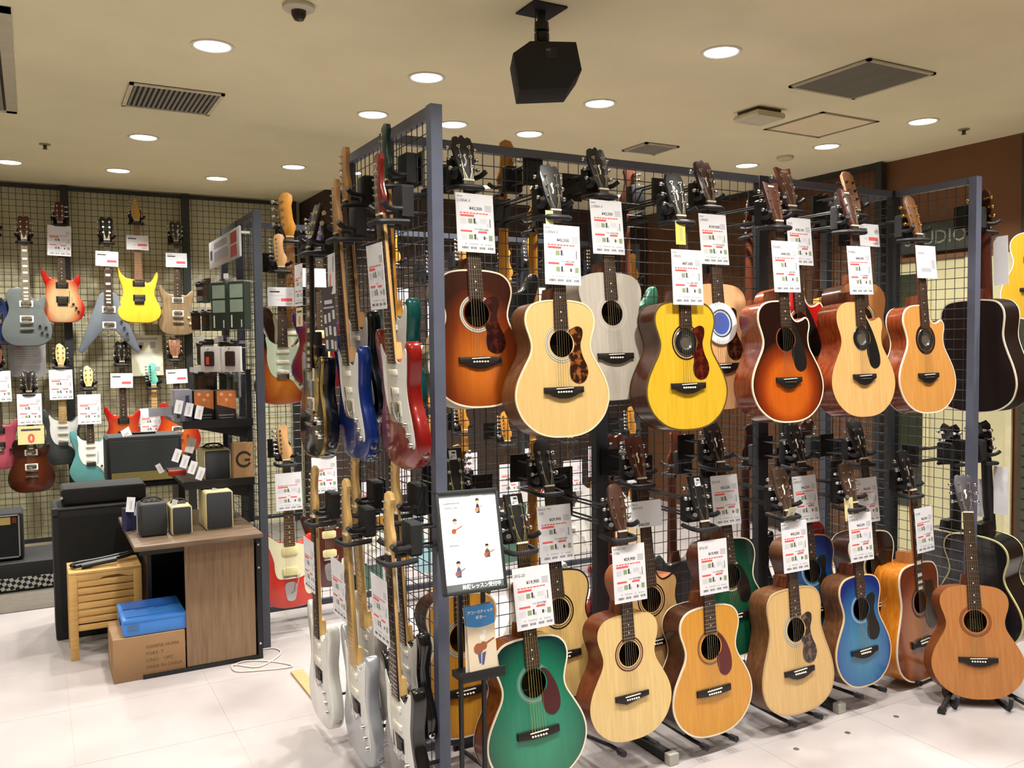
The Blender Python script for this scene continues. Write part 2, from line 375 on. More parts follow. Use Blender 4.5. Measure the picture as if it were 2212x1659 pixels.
HEADS = {  # outline from the nut up; True = smooth
 'crown': ([(-.021, 0), (-.03, .03), (-.038, .08), (-.043, .135), (-.035, .168), (-.022, .172), (-.012, .166), (-.004, .178), (.004, .178), (.012, .166), (.022, .172), (.035, .168), (.043, .135), (.038, .08), (.03, .03), (.021, 0)], False),
 'yam': ([(-.021, 0), (-.031, .022), (-.041, .168), (-.022, .165), (0, .159), (.022, .165), (.041, .168), (.031, .022), (.021, 0)], False),
 'rect': ([(-.022, 0), (-.031, .02), (-.036, .172), (.036, .172), (.031, .02), (.022, 0)], False),
 'round': ([(-.021, 0), (-.03, .025), (-.036, .08), (-.036, .14), (-.03, .172), (-.014, .186), (.014, .186), (.03, .172), (.036, .14), (.036, .08), (.03, .025), (.021, 0)], False),
 'lp': ([(-.021, 0), (-.036, .03), (-.043, .09), (-.046, .15), (-.03, .17), (-.012, .162), (0, .154), (.012, .162), (.03, .17), (.046, .15), (.043, .09), (.036, .03), (.021, 0)], False),
 'prs': ([(-.021, 0), (-.034, .04), (-.038, .10), (-.03, .155), (-.005, .17), (.02, .15), (.036, .12), (.034, .04), (.021, 0)], False),
 'strat': ([(-.021, 0), (-.026, .02), (-.036, .045), (-.04, .10), (-.043, .15), (-.036, .18), (-.012, .192), (.014, .186), (.024, .168), (.016, .15), (.012, .12), (.018, .085), (.034, .055), (.036, .03), (.022, .012), (.021, 0)], False),
 'arrow': ([(-.021, 0), (-.034, .035), (-.036, .09), (-.02, .15), (-.002, .19), (.008, .18), (.014, .12), (.03, .05), (.021, 0)], False),
 'bass': ([(-.021, 0), (-.03, .03), (-.042, .07), (-.048, .15), (-.046, .2), (-.03, .225), (.0, .23), (.022, .215), (.024, .19), (.016, .16), (.022, .09), (.036, .05), (.021, 0)], False),
 'snake': ([(-.021, 0), (-.034, .03), (-.04, .09), (-.038, .165), (-.02, .178), (.0, .168), (.02, .178), (.038, .165), (.04, .09), (.034, .03), (.021, 0)], False),
 'open': ([(-.026, 0), (-.036, .02), (-.036, .165), (-.018, .185), (.018, .185), (.036, .165), (.036, .02), (.026, 0)], False),
}
TUN3 = [(.05, 1), (.09, 1), (.13, 1), (.05, -1), (.09, -1), (.13, -1)]
TUNI = [(.035 + .0245 * k, -1) for k in range(6)]
TUNB = [(.06 + .04 * k, -1) for k in range(4)]
def tuner_mesh(s, button):
    mb = MB(); mb.cyl((0, .001, 0), (0, -.0022, 0), .0068, 10); mb.cyl((0, 0, 0), (0, -.011, 0), .0032, 8)
    mb.cyl((s * .008, .018, 0), (s * .028, .018, 0), .0028, 6); mb.box((min(0, s * .016), .0135, -.006), (max(0, s * .016), .022, .006))
    mb.tube([(s * .026, .018, 0), (s * .029, .018, 0), (s * .037, .018, 0), (s * .041, .018, 0)], [.004, .0082, .0086, .005], 8)
    return mb.mesh('tuner', 50)
def neck_parts(root, nut, joint, w0, w1, neckm, fbm, fb_end, head, headm, tunm, strm, frets=20, scale=.645, heel=.06, inl=True, nutm=None, headtilt=12, sad=SADDLE, front=0., sticker=False, inlaym=None):
    def neck():
        mb = MB(); V = []; n = 9; st = [(joint - .012, w1, .022), (joint + .02, w1 * .98, .021), (nut - .01, w0, .019), (nut + .012, w0 * 1.03, .017)]
        for z, hw, d in st:
            for k in range(n): a = pi * k / (n - 1); V.append((-hw * cos(a), front + d * sin(a) * .95, z))
        F = [(i * n + k, i * n + k + 1, (i + 1) * n + k + 1, (i + 1) * n + k)[::-1] for i in range(3) for k in range(n - 1)]
        F += [tuple(range(3 * n, 4 * n))[::-1], tuple(range(n))]
        F += [(i * n, (i + 1) * n, (i + 1) * n + n - 1, i * n + n - 1) for i in range(3)]
        mb.add(V, F)
        if heel: mb.prism([(-.028, joint - .02), (.028, joint - .02), (.027, joint + .012), (.02, joint + .05), (-.02, joint + .05), (-.027, joint + .012)], front + .004, front + heel, .006)
        return mb.mesh('neck', 40)
    obj('neck', cached(('neck', nut, joint, w0, w1, heel, front), neck), neckm, root)
    fy = front - .0055
    fbo = obj('fretboard', cached(('fb', nut, w0, w1, fb_end, front), lambda: MB().prism([(-w1 * 1.08, fb_end), (w1 * 1.08, fb_end), (w0, nut), (-w0, nut)], fy, front + .0005).mesh('fretboard', 0)), fbm, root)
    def frm():
        mb = MB()
        for k in range(1, frets + 1):
            z = nut - scale * (1 - 2 ** (-k / 12))
            if z < fb_end + .002: break
            hw = w0 + (w1 * 1.08 - w0) * (nut - z) / (nut - fb_end); mb.box((-hw, fy - .0011, z - .0011), (hw, fy, z + .0011))
        return mb.mesh('frets', 0)
    obj('frets', cached(('frets', nut, w0, w1, fb_end, front, frets, scale), frm), CHROME, fbo, kind='stuff')
    if inl:
        def inm():
            mb = MB()
            for k in (3, 5, 7, 9, 12, 15, 17, 19, 21):
                z = nut - scale * (1 - .5 * (2 ** (-k / 12) + 2 ** (-(k - 1) / 12)))
                if k > frets or z < fb_end + .004: break
                if inl == 'block': mb.box((-w0 * .75, fy - .0003, z - .008), (w0 * .75, fy, z + .008))
                else: mb.cyl((0, fy, z), (0, fy - .0003, z), .0032, 8)
            return mb.mesh('inlays', 0)
        obj('inlays', cached(('inl', nut, w0, fb_end, front, frets, scale, inl), inm), inlaym or IVORY, fbo, kind='stuff')
    obj('nut', cached(('nut', nut, w0, front), lambda: MB().box((-w0 * 1.01, fy - .0025, nut), (w0 * 1.01, front + .001, nut + .006)).mesh('nut', 0)), nutm or IVORY, root)
    ho, sm = HEADS[head]
    h = obj('headstock', cached(('head', head), lambda: MB().prism(ho, 0, .0145, .0012).mesh('headstock', 40)), headm, root, (0, front - .002, nut + .006), (-radians(headtilt), 0, 0))
    tl = TUNI if head in ('strat', 'arrow') else TUNB if head == 'bass' else TUN3
    hw = {'prs': .018, 'strat': -.024, 'arrow': -.02, 'bass': -.03}
    for z, s in tl:
        xx = .021 if head not in hw else hw[head]
        x = (s * xx if xx > 0 else xx + (0 if head == 'bass' else -.004 * (z / .19) * (1 if head == 'strat' else -4)))
        obj('tuner', cached(('tuner', s), lambda: tuner_mesh(s, 0)), tunm, h, (x, 0, z), scale=1.35 if head == 'bass' else None)
    if head in ('crown',): 
        obj('logo_inlay', cached('logo_bird', lambda: MB().prism([(-.003, .06), (.0, .075), (-.006, .095), (.001, .104), (.006, .1), (.002, .09), (.006, .075), (.002, .06)], -.0004, .0002).mesh('logo_inlay', 0)), IVORY, h)
    if head == 'yam': obj('logo_inlay', cached('logo_bar', lambda: MB().box((-.016, -.0004, .146), (.016, .0002, .153)).mesh('logo_inlay', 0)), IVORY, h)
    if sticker:
        s_ = obj('sticker', cached('sticker', lambda: MB().cbox((-.014, -.0012, .132), (.014, .0002, .164), .002).mesh('sticker', 0)), WHITE, h)
        obj('print', cached('stickerprint', lambda: MB().quad(-.004, .01, .152, .159, -.0014).quad(-.01, -.002, .137, .14, -.0014).quad(-.01, .008, .143, .145, -.0014).mesh('print', 0)), plain((40, 70, 80), .6), s_)
    def strg():
        mb = MB()
        for k in range(6):
            t = (k - 2.5) / 2.5; r = .00042 + .0004 * (1 - (k / 5))
            mb.tube([(t * .027, fy - .006, sad), (t * w0 * .82, fy - .0024, nut + .003)], r, 3, caps=False)
        return mb.mesh('strings', 0)
    obj('strings', cached(('strings', nut, w0, front, sad), strg), strm, root, kind='stuff')
    if len(tl) == 6:
        def hst():
            mb = MB(); b = .006
            for k, (z, s) in enumerate(tl):
                xx = .021 if head not in hw else hw[head]
                x = (s * xx if xx > 0 else xx); t = (k - 2.5) / 2.5 if xx < 0 else s * (.2 + .4 * [.05, .09, .13].index(z))
                mb.tube([(t * w0 * .8, -.006, -.003), (x, -.006, z)], .0006, 3, caps=False)
            return mb.mesh('string_ends', 0)
        obj('string_ends', cached(('hst', head, w0), hst), strm, h, kind='stuff')
ACN = {'om': .815, 'cut': .815, 'dread': .82, 'small': .80}
def acoustic(root, shape='om', depth=.105, top=None, side=None, bind=IVORY, backb=False, ros=None, pg=None, bridge='wing', head='crown', headm=None,
             neckm=None, fbm=None, tun=None, strm=None, inl=True, cover=False, plug=False, pgm=None, brm=None, skull=False, sticker=False, rosr=(1.12, 1.4), lab=False):
    nut = ACN[shape]; joint = {'om': .488, 'cut': .488, 'dread': .5, 'small': .48}[shape]; sad = SADDLE if shape != 'small' else .155
    body = obj('body', cached(('acb', shape, depth), lambda: ac_body(shape, depth)), side, root)
    obj('soundboard', cached(('act', shape), lambda: ac_top(shape)), top, root)
    if bind: obj('binding', cached(('acbd', shape, depth, backb), lambda: ac_bind(shape, depth, backb)), bind, root)
    obj('rosette', cached(('ros', rosr), lambda: annulus(HOLE_R * rosr[0], HOLE_R * rosr[1], -.0005)), ros or rings([(0, (200, 180, 130)), (.056, (60, 50, 40)), (.059, (225, 215, 190)), (.064, (60, 50, 40))]), root, (0, 0, HOLE_Z))
    if pg: obj('pickguard', cached(('pg', pg), lambda: MB().prism(crom(PGS[pg], 4), -.0016, 0).mesh('pickguard', 30)), pgm or tort(), root)
    b = obj('bridge', cached(('br', bridge), lambda: MB().prism(BR[bridge], -.009, 0, .002).mesh('bridge', 30)), brm or plain((24, 18, 16), .5), root, (0, 0, sad))
    obj('saddle', cached('saddle', lambda: MB().prism([(-.036, .0018), (.036, .0042), (.036, .0072), (-.036, .0048)], -.0125, -.008).mesh('saddle', 0)), IVORY, b)
    def pins():
        mb = MB()
        for k in range(6): x = (k - 2.5) * .0108; mb.lathe([(.0038, -.009), (.004, -.011), (.0025, -.0135), (.0001, -.014)], 8, (x, 0, -.0085), 'y')
        return mb.mesh('bridge_pins', 60)
    obj('bridge_pins', cached('pins', pins), IVORY if bridge != 'belly' else plain((60, 52, 46), .4), b, kind='stuff')
    neck_parts(root, nut, joint, .0215, .027, neckm or MAHOG, fbm or FB, .388, head, headm or plain((15, 13, 13), .5, coat=.1), tun or CHROME, strm or STRING, heel=min(.09, depth * .85), inl=inl, sad=sad + .006, sticker=sticker)
    if cover:
        c = obj('soundhole_cover', MB().lathe([(.0001, -.008), (.045, -.008), (.06, -.012), (.082, -.009), (.084, -.003)], 32, axis='y'), rings([(0, (70, 100, 190)), (.044, (205, 215, 225)), (.05, (70, 74, 80)), (.056, (236, 238, 240))]), root, (0, 0, HOLE_Z))
    if plug:
        obj('soundhole_plug', cached('plug', lambda: MB().lathe([(.0001, .004), (.024, .004), (.03, -.002), (.05, -.003), (.054, .001)], 32, axis='y').mesh('soundhole_plug', 40)), rings([(0, (92, 84, 76)), (.028, (34, 34, 36)), (.04, (20, 20, 22))]), root, (0, 0, HOLE_Z))
    obj('dark_inner_disc', cached('dark_disc', lambda: MB().lathe([(.0001, 0), (.112, 0)], 24, axis='y').mesh('dark_inner_disc', 0)), wood((74, 48, 30), (92, 62, 40), .8), root, (0, depth - .004, HOLE_Z - .01))  # dark disc added so the inside of the soundhole looks shaded
    if lab: obj('paper_label', cached('plabel', lambda: MB().box((-.03, 0, -.026), (.03, .0006, .026)).mesh('paper_label', 0)), plain((128, 118, 76), .8), root, (.03, depth - .006, HOLE_Z - .022))
    if skull:
        s_ = obj('badge', MB().box((-.002, -.026, -.03), (.002, .026, .03)), plain((70, 68, 60), .6), root, (-.131, depth * .55, .33))
        obj('emblem', MB().lathe([(.0001, 0), (.016, 0)], 16, (0, 0, .006), 'y').lathe([(.0001, 0), (.01, 0)], 12, (0, 0, -.01), 'y'), plain((150, 148, 138), .6), s_, (-.003, 0, 0), (0, 0, -pi / 2))
        obj('eyes', MB().lathe([(.0001, -.0008), (.004, -.0008)], 10, (-.006, 0, .008), 'y').lathe([(.0001, -.0008), (.004, -.0008)], 10, (.006, 0, .008), 'y'), plain((30, 28, 26), .6), s_, (-.003, 0, 0), (0, 0, -pi / 2))
    return nut, {'crown': .178, 'yam': .166, 'rect': .17, 'round': .184, 'lp': .166, 'open': .184, 'snake': .175}.get(head, .175) * cos(radians(12)) + nut + .006
Z = 1.13
EO = {
 'strat': [(.01, 0), (-.07, .004), (-.13, .03), (-.163, .085 * Z), (-.158, .125 * Z), (-.134, .18 * Z), (-.119, .22 * Z), (-.122, .26 * Z), (-.142, .31 * Z), (-.155, .352 * Z), (-.152, .388 * Z), (-.135, .403 * Z), (-.112, .39 * Z), (-.086, .35 * Z), (-.058, .328 * Z), (-.032, .322 * Z), (.03, .316 * Z), (.05, .31 * Z), (.07, .318 * Z), (.094, .345 * Z), (.118, .364 * Z), (.138, .354 * Z), (.144, .32 * Z), (.132, .275 * Z), (.12, .235 * Z), (.125, .19 * Z), (.148, .145 * Z), (.164, .095 * Z), (.152, .045 * Z), (.1, .01 * Z)],
 'jag': [(.02, 0), (-.06, .006), (-.135, .04), (-.172, .10), (-.17, .155), (-.142, .21), (-.124, .26), (-.13, .31), (-.15, .37), (-.158, .415), (-.146, .442), (-.122, .432), (-.09, .385), (-.058, .366), (-.032, .362), (.03, .36), (.05, .352), (.075, .36), (.1, .385), (.122, .398), (.142, .38), (.144, .33), (.128, .275), (.126, .23), (.148, .18), (.17, .125), (.164, .065), (.11, .014)],
 'lp': [(0, 0), (-.09, .006), (-.148, .048), (-.166, .112), (-.152, .182), (-.124, .24), (-.116, .285), (-.126, .335), (-.13, .385), (-.108, .424), (-.064, .44), (-.03, .438), (.027, .43), (.031, .39), (.048, .358), (.076, .352), (.102, .375), (.122, .384), (.133, .36), (.123, .305), (.117, .27), (.126, .235), (.152, .182), (.166, .112), (.148, .048), (.09, .006)],
 'prs': [(0, 0), (-.085, .006), (-.142, .046), (-.16, .11), (-.146, .175), (-.12, .23), (-.116, .28), (-.132, .335), (-.146, .385), (-.144, .42), (-.13, .424), (-.112, .395), (-.082, .36), (-.04, .348), (.035, .345), (.07, .342), (.096, .365), (.12, .388), (.134, .375), (.132, .33), (.118, .275), (.118, .23), (.144, .175), (.16, .11), (.142, .046), (.085, .006)],
 'rg': [(0, .002), (-.08, .006), (-.142, .04), (-.16, .10), (-.142, .165), (-.118, .225), (-.12, .28), (-.138, .345), (-.152, .40), (-.162, .452), (-.146, .455), (-.128, .40), (-.094, .362), (-.05, .35), (.035, .335), (.07, .322), (.1, .345), (.125, .395), (.142, .41), (.146, .37), (.132, .31), (.116, .25), (.122, .2), (.148, .145), (.16, .09), (.138, .034), (.08, .004)],
 'semi': [(0, 0), (-.09, .004), (-.155, .04), (-.182, .105), (-.17, .175), (-.14, .235), (-.126, .28), (-.134, .335), (-.14, .385), (-.12, .425), (-.085, .43), (-.058, .40), (-.034, .375), (.034, .375), (.058, .40), (.085, .43), (.12, .425), (.14, .385), (.134, .335), (.126, .28), (.14, .235), (.17, .175), (.182, .105), (.155, .04), (.09, .004)],
}
V_OUT = [(-.036, .44), (.036, .44), (.06, .42), (.205, .02), (.2, .004), (.185, 0), (.165, .012), (.05, .155), (.025, .172), (-.025, .172), (-.05, .155), (-.165, .012), (-.185, 0), (-.2, .004), (-.205, .02), (-.06, .42)]
EPG = {
 'strat': [(-.028, .318 * Z), (-.05, .322 * Z), (-.075, .338 * Z), (-.092, .36 * Z), (-.1, .35 * Z), (-.092, .3 * Z), (-.094, .25 * Z), (-.085, .2 * Z), (-.06, .155 * Z), (-.02, .14 * Z), (.03, .136 * Z), (.06, .12 * Z), (.1, .075 * Z), (.128, .068 * Z), (.134, .09 * Z), (.122, .14 * Z), (.105, .19 * Z), (.1, .235 * Z), (.112, .285 * Z), (.12, .335 * Z), (.105, .345 * Z), (.085, .318 * Z), (.06, .304 * Z), (.028, .312 * Z)],
 'jag': [(-.028, .36), (-.06, .365), (-.1, .395), (-.125, .41), (-.128, .38), (-.105, .32), (-.088, .26), (-.085, .21), (-.07, .17), (-.03, .16), (.02, .16), (.06, .165), (.1, .185), (.115, .225), (.108, .27), (.12, .33), (.105, .36), (.08, .345), (.028, .355)],
 'gold': [(.04, .33), (.075, .325), (.1, .29), (.1, .24), (.085, .2), (.07, .155), (.05, .16), (.042, .2)],
}
def electric(root, shape='strat', finish=None, thick=.044, pg=None, pgm=None, pick=('S', 'S', 'S'), pkm=None, head='strat', headm=None, neckm=None, fbm=None, tun=None,
             tilt=None, bridge='trem', hw=None, inl=True, knobs=3, knobm=None, bind=None, plate=False, strm=None, jackm=None):
    hw = hw or CHROME; nut = .815 if shape not in ('lp', 'prs', 'semi') else .80; sad = nut - .645 if shape not in ('lp', 'semi') else nut - .628
    out = orient(crom(EO[shape], 4)) if shape != 'v' else orient(V_OUT)
    lip = .0 
    body = obj('body', cached(('eb', shape, thick), lambda: MB().prism(out, 0, thick, .007 if shape != 'v' else .005).mesh('body', 50)), finish, root)
    if bind: obj('binding', cached(('ebd', shape), lambda: MB().add(*ring_strip(out, .001, .004, .0012, .008)).mesh('binding', 40)), bind, root)
    if pg: obj('pickguard', cached(('epg', pg), lambda: MB().prism(crom(EPG[pg], 4), -.0022, .0003).mesh('pickguard', 30)), pgm or WHITE, root)
    if plate: obj('control_plate', cached('cplate', lambda: MB().prism(crom([(.075, .16), (.11, .16), (.135, .13), (.13, .085), (.105, .065), (.085, .075), (.075, .11)], 4), -.002, .0003).mesh('control_plate', 30)), pgm or WHITE, root)
    zs = {1: [sad + .03], 2: [sad + .032, sad + .145], 3: [sad + .028, sad + .085, sad + .145]}[len(pick)]
    for z, p in zip(zs, pick):
        w_, h_, m_ = {'S': (.036, .0095, IVORY), 'H': (.0355, .0195, BLACK), 'C': (.0355, .0195, CHROME), 'P': (.043, .023, plain((226, 218, 160), .4)), 'W': (.0355, .0195, WHITE)}[p]
        po = obj('pickup', cached(('pk', p), lambda: MB().prism([(-w_, -h_ * .7), (-w_ + h_ * .5, -h_), (w_ - h_ * .5, -h_), (w_, -h_ * .7), (w_, h_ * .7), (w_ - h_ * .5, h_), (-w_ + h_ * .5, h_), (-w_, h_ * .7)], -.008, 0, .0015).mesh('pickup', 40)), pkm or m_, root, (0, -.001, z), (0, radians(8) if (p == 'S' and z == zs[0] and len(pick) == 3) else 0, 0))
        if p in 'HC' : obj('pickup_ring', cached(('pkr', p), lambda: MB().prism([(-.045, -.024), (.045, -.024), (.045, .024), (-.045, .024)], -.003, 0, .001).mesh('pickup_ring', 0)), BLACK if p == 'H' else IVORY, po)
    def br():
        mb = MB()
        if bridge == 'trem': mb.box((-.036, -.006, -.018), (.036, 0, .012)); [mb.box((-.032 + k * .0107, -.011, -.012), (-.0225 + k * .0107, -.005, .012)) for k in range(6)]; mb.tube([(.03, -.008, 0), (.045, -.02, -.004), (.05, -.03, .02), (.05, -.034, .1)], .0022, 6)
        elif bridge == 'tail': mb.cbox((-.042, -.016, -.006), (.042, -.004, .006), .003); mb.cbox((-.045, -.016, -.052), (.045, -.004, -.04), .003)
        elif bridge == 'float': mb.cbox((-.04, -.014, -.006), (.04, -.003, .006), .003); mb.prism(crom([(-.03, -.035), (.03, -.035), (.026, -.11), (.012, -.13), (-.012, -.13), (-.026, -.11)], 3), -.003, 0); mb.tube([(.0, -.006, -.09), (.02, -.02, -.08), (.045, -.03, .02)], .0024, 6)
        else: mb.cbox((-.036, -.01, -.018), (.036, 0, .018), .003)
        return mb.mesh('bridge', 40)
    obj('bridge', cached(('ebr', bridge), br), hw, root, (0, 0, sad))
    kp = {0: [], 2: [(.1, .14), (.125, .095)], 3: [(.078, .15), (.098, .118), (.114, .088)], 4: [(.085, .15), (.125, .14), (.098, .1), (.132, .088)], 5: [(.1, .13), (.115, .10), (.06, .0)]}[knobs if shape != 'v' else 0]
    if shape == 'v': kp = [(.082, .23), (.1, .185), (.118, .14)]
    for x, z in kp:
        obj('knob', cached('knob', lambda: MB().lathe([(.0095, 0), (.009, -.012), (.008, -.014), (.0001, -.014)], 12, axis='y').mesh('knob', 50)), knobm or (pkm if pkm else hw), root, (x, -.001, z))
    obj('output_jack', cached('jack', lambda: MB().lathe([(.013, 0), (.0125, -.003), (.006, -.004), (.005, .004)], 12, axis='y').mesh('output_jack', 50)), hw, root, (.155, thick / 2, .06) if shape not in ('v',) else (.12, -.001, .1), (0, 0, pi / 2 if shape != 'v' else 0))
    endz = nut - .648 * (1 - 2 ** (-22 / 12)) - .006
    j = {'strat': .36, 'jag': .36, 'lp': .43, 'prs': .345, 'rg': .34, 'v': .43, 'semi': .37}[shape]
    neck_parts(root, nut, j, .021, .0275, neckm or MAPLE, fbm or FB, endz, head, headm or neckm or MAPLE, tun or CHROME, strm or STRING, frets=22, scale=.648, heel=thick * .7, inl=inl, sad=sad, front=-.004, headtilt=tilt if tilt is not None else (3 if head in ('strat', 'bass') else 12))
    hl = {'strat': .19, 'lp': .166, 'prs': .168, 'arrow': .188, 'bass': .23, 'snake': .175}[head]
    return nut, nut + .006 + hl * cos(radians(tilt if tilt is not None else (3 if head in ('strat', 'bass') else 12)))
# ---------------------------------------------------------------- hangers
def hanger(short, nutp, yaw, dist, scale=1., drop=0.):
    t = thing('guitar_hanger', f'black padded hanger gripping the neck of the {short}', 'hanger', nutp, (0, 0, yaw), 'black guitar hangers on the grid racks')
    obj('grip_body', cached('hg_body', lambda: MB().cbox((-.042, .055, -.012), (.042, .098, .098), .008).mesh('grip_body')), MATTE, t)
    obj('gate', cached('hg_gate', lambda: MB().tube(crom([(-.046, .075, -.022), (-.054, .02, -.024), (-.046, -.02, -.026), (-.02, -.031, -.026), (.02, -.031, -.026), (.046, -.02, -.026), (.054, .02, -.024), (.046, .075, -.022)], 4, False), .0095, 8).mesh('gate')), RUBBER, t)
    for s in (-1, 1):
        obj('prong', cached(('hg_prong', s), lambda: MB().tube(crom([(s * .03, .07, .022), (s * .04, .03, .018), (s * .05, .0, .022), (s * .062, -.018, .036)], 4, False), .0095, 8).mesh('prong')), RUBBER, t)
    if dist > .12:
        d = round(dist, 2)
        for z in (.075, .012):
            obj('arm', cached(('hg_arm', d), lambda: MB().cyl((-.02, .09, 0), (-.02, d - .004, 0), .0042, 6).cyl((.02, .09, 0), (.02, d - .004, 0), .0042, 6).mesh('arm')), BLACK, t, (0, 0, z))
        obj('grid_hook', cached(('hg_hook', d), lambda: MB().box((-.045, d - .012, -.01), (.045, d - .004, .10)).mesh('grid_hook')), BLACK, t)
    return t
# ---------------------------------------------------------------- price cards
RED = plain((226, 92, 88), .6, var=.02); GREYP = plain((178, 178, 186), .6, var=.02); INK = plain((66, 66, 74), .6, var=.02); GREENP = plain((140, 158, 120), .6, var=.02); LIGHTP = plain((208, 208, 214), .6, var=.02)
def card_print(kind):
    mb = MB(); rr = random.Random(5)
    if kind == 'A5':
        W_, H_ = .148, .21
        def q(u0, u1, v0, v1, mi): mb.quad((u0 - .5) * W_, (u1 - .5) * W_, (.5 - v1) * H_, (.5 - v0) * H_, -.0007, mi)
        for k in range(4): q(.76, .94, .19 + k * .028, .205 + k * .028, 1)
        for u in range(9): q(.1 + u * .085, .16 + u * .085 + .01 * (u % 2), .325, .345, 0)
        q(.1, .47, .362, .397, 0); q(.1, .4, .628, .66, 0); q(.56, .8, .635, .667, 0)
        for v in (.42, .69):
            for k in range(5): q(.1, .27, v + .015 + k * .02, v + .024 + k * .02, 4)
            q(.31, .42, v + .01, v + .09, 3); q(.45, .5, v, v + .09, 2); q(.51, .545, v + .05, v + .1, 1)
        for k in range(4): q(.61, .8, .425 + k * .02, .434 + k * .02, 4)
        q(.88, .9, .42, .56, 2); q(.82, .84, .5, .56, 1); q(.84, .94, .70, .79, 3); q(.7, .75, .72, .775, 2); q(.77, .8, .735, .76, 1)
        q(.46, .58, .595, .612, 1); 
        for u in (.2, .32, .38, .44, .5): q(u, u + .045, .85, .87, 1)
        for u in (.62, .74, .8, .86): q(u, u + .045, .855, .875, 1)
        for s in (.12, .35, .58, .8):
            u = s
            while u < s + .15: d = rr.choice((.006, .01, .014)); q(u, u + d, .905, .945, 2); u += d + rr.choice((.006, .009))
    elif kind == 'A6':
        W_, H_ = .148, .105
        def q(u0, u1, v0, v1, mi): mb.quad((u0 - .5) * W_, (u1 - .5) * W_, (.5 - v1) * H_, (.5 - v0) * H_, -.0007, mi)
        q(.08, .3, .1, .14, 1); q(.08, .45, .2, .28, 2); q(.5, .92, .58, .74, 0); q(.3, .46, .62, .7, 4); q(.1, .6, .42, .46, 4); q(.68, .92, .84, .9, 1); q(.78, .93, .3, .34, 4); q(.78, .93, .38, .42, 4)
    elif kind == 'dark':
        W_, H_ = .16, .24
        def q(u0, u1, v0, v1, mi): mb.quad((u0 - .5) * W_, (u1 - .5) * W_, (.5 - v1) * H_, (.5 - v0) * H_, -.0007, mi)
        q(.2, .8, .2, .26, 4); q(.1, .9, .3, .33, 1)
        for u, v in ((.1, .42), (.42, .4), (.75, .36), (.42, .6), (.76, .62), (.12, .62), (.5, .82), (.1, .82), (.74, .84)): q(u, u + .18, v, v + .14, rr.choice((1, 4, 4)))
    elif kind == 'poster':
        W_, H_ = .21, .29
        def q(u0, u1, v0, v1, mi): mb.quad((u0 - .5) * W_, (u1 - .5) * W_, (.5 - v1) * H_, (.5 - v0) * H_, -.0007, mi)
        q(.15, .85, .06, .11, 1); q(.25, .4, .17, .32, 1); q(.6, .78, .16, .32, 1)
        for k in range(7): q(.15, .85 - .1 * (k % 3), .42 + k * .05, .435 + k * .05, 4)
        q(.7, .9, .78, .9, 1); q(.2, .35, .24, .36, 0)
    return mb.mesh('print', 0)
SIZES = {'A5': (.148, .21), 'A6': (.148, .105), 'dark': (.16, .24), 'poster': (.21, .29), 'sq': (.14, .15), 'strip': (.045, .085), 'sheet': (.075, .24), 'mini': (.095, .075)}
def card(label, kind, loc, rot, name=None, price=None, brand=None, mat=None, sc=1., group='price cards hung on the guitars', cat='price card', nm='price_card'):
    W_, H_ = SIZES[kind]
    t = thing(nm, label, cat, loc, rot, group); t.scale = (sc,) * 3
    obj('card', cached(('card', kind), lambda: MB().box((-W_ / 2, -.0004, -H_ / 2), (W_ / 2, .0004, H_ / 2)).mesh('card', 0)), mat or (PAPER if kind != 'dark' else plain((58, 50, 62), .45)), t)
    if kind in ('A5', 'A6', 'dark', 'poster') and not (kind == 'A6' and name is not None): obj('print', cached(('cprint', kind), lambda: card_print(kind)), [RED, GREYP, INK, GREENP, LIGHTP], t)
    if kind == 'sq': obj('print', cached('sqp', lambda: MB().quad(-.055, -.01, .035, .045, -.0007).quad(-.04, .03, -.045, -.028, -.0007).quad(.035, .06, -.03, .01, -.0007).mesh('print', 0)), GREYP, t)
    if kind == 'strip': obj('print', cached('stp', lambda: MB().quad(-.003, -.001, -.03, .02, -.0007).quad(.001, .002, -.03, .02, -.0007).quad(.004, .007, -.03, .02, -.0007).mesh('print', 0)), plain((168, 164, 146), .6), t, kind='stuff')
    if kind == 'mini': 
        obj('print', cached('mnp', lambda: MB().quad(-.035, .035, .018, .026, -.0007).mesh('print', 0)), INK, t); write('0', .05, RED, t, (-.012, -.0008, -.03), bold=.002)
    if kind == 'A5' and name:
        if brand: write(brand, .009, INK, t, (-.068, -.0008, .091))
        write(name, .0145, INK, t, (-.068, -.0008, .074)); write('¥' + price, .0155, INK, t, (-.022, -.0008, .047), bold=.0003); write('¥' + price.replace('00', '80', 1), .011, INK, t, (.014, -.0008, -.026))
    if kind == 'A6' and name:
        write(brand or '', .009, INK, t, (-.068, -.0008, .038)); write(name, .013, INK, t, (-.068, -.0008, .022)); write('¥' + price, .017, INK, t, (-.045, -.0008, -.046), bold=.0003)
    return t
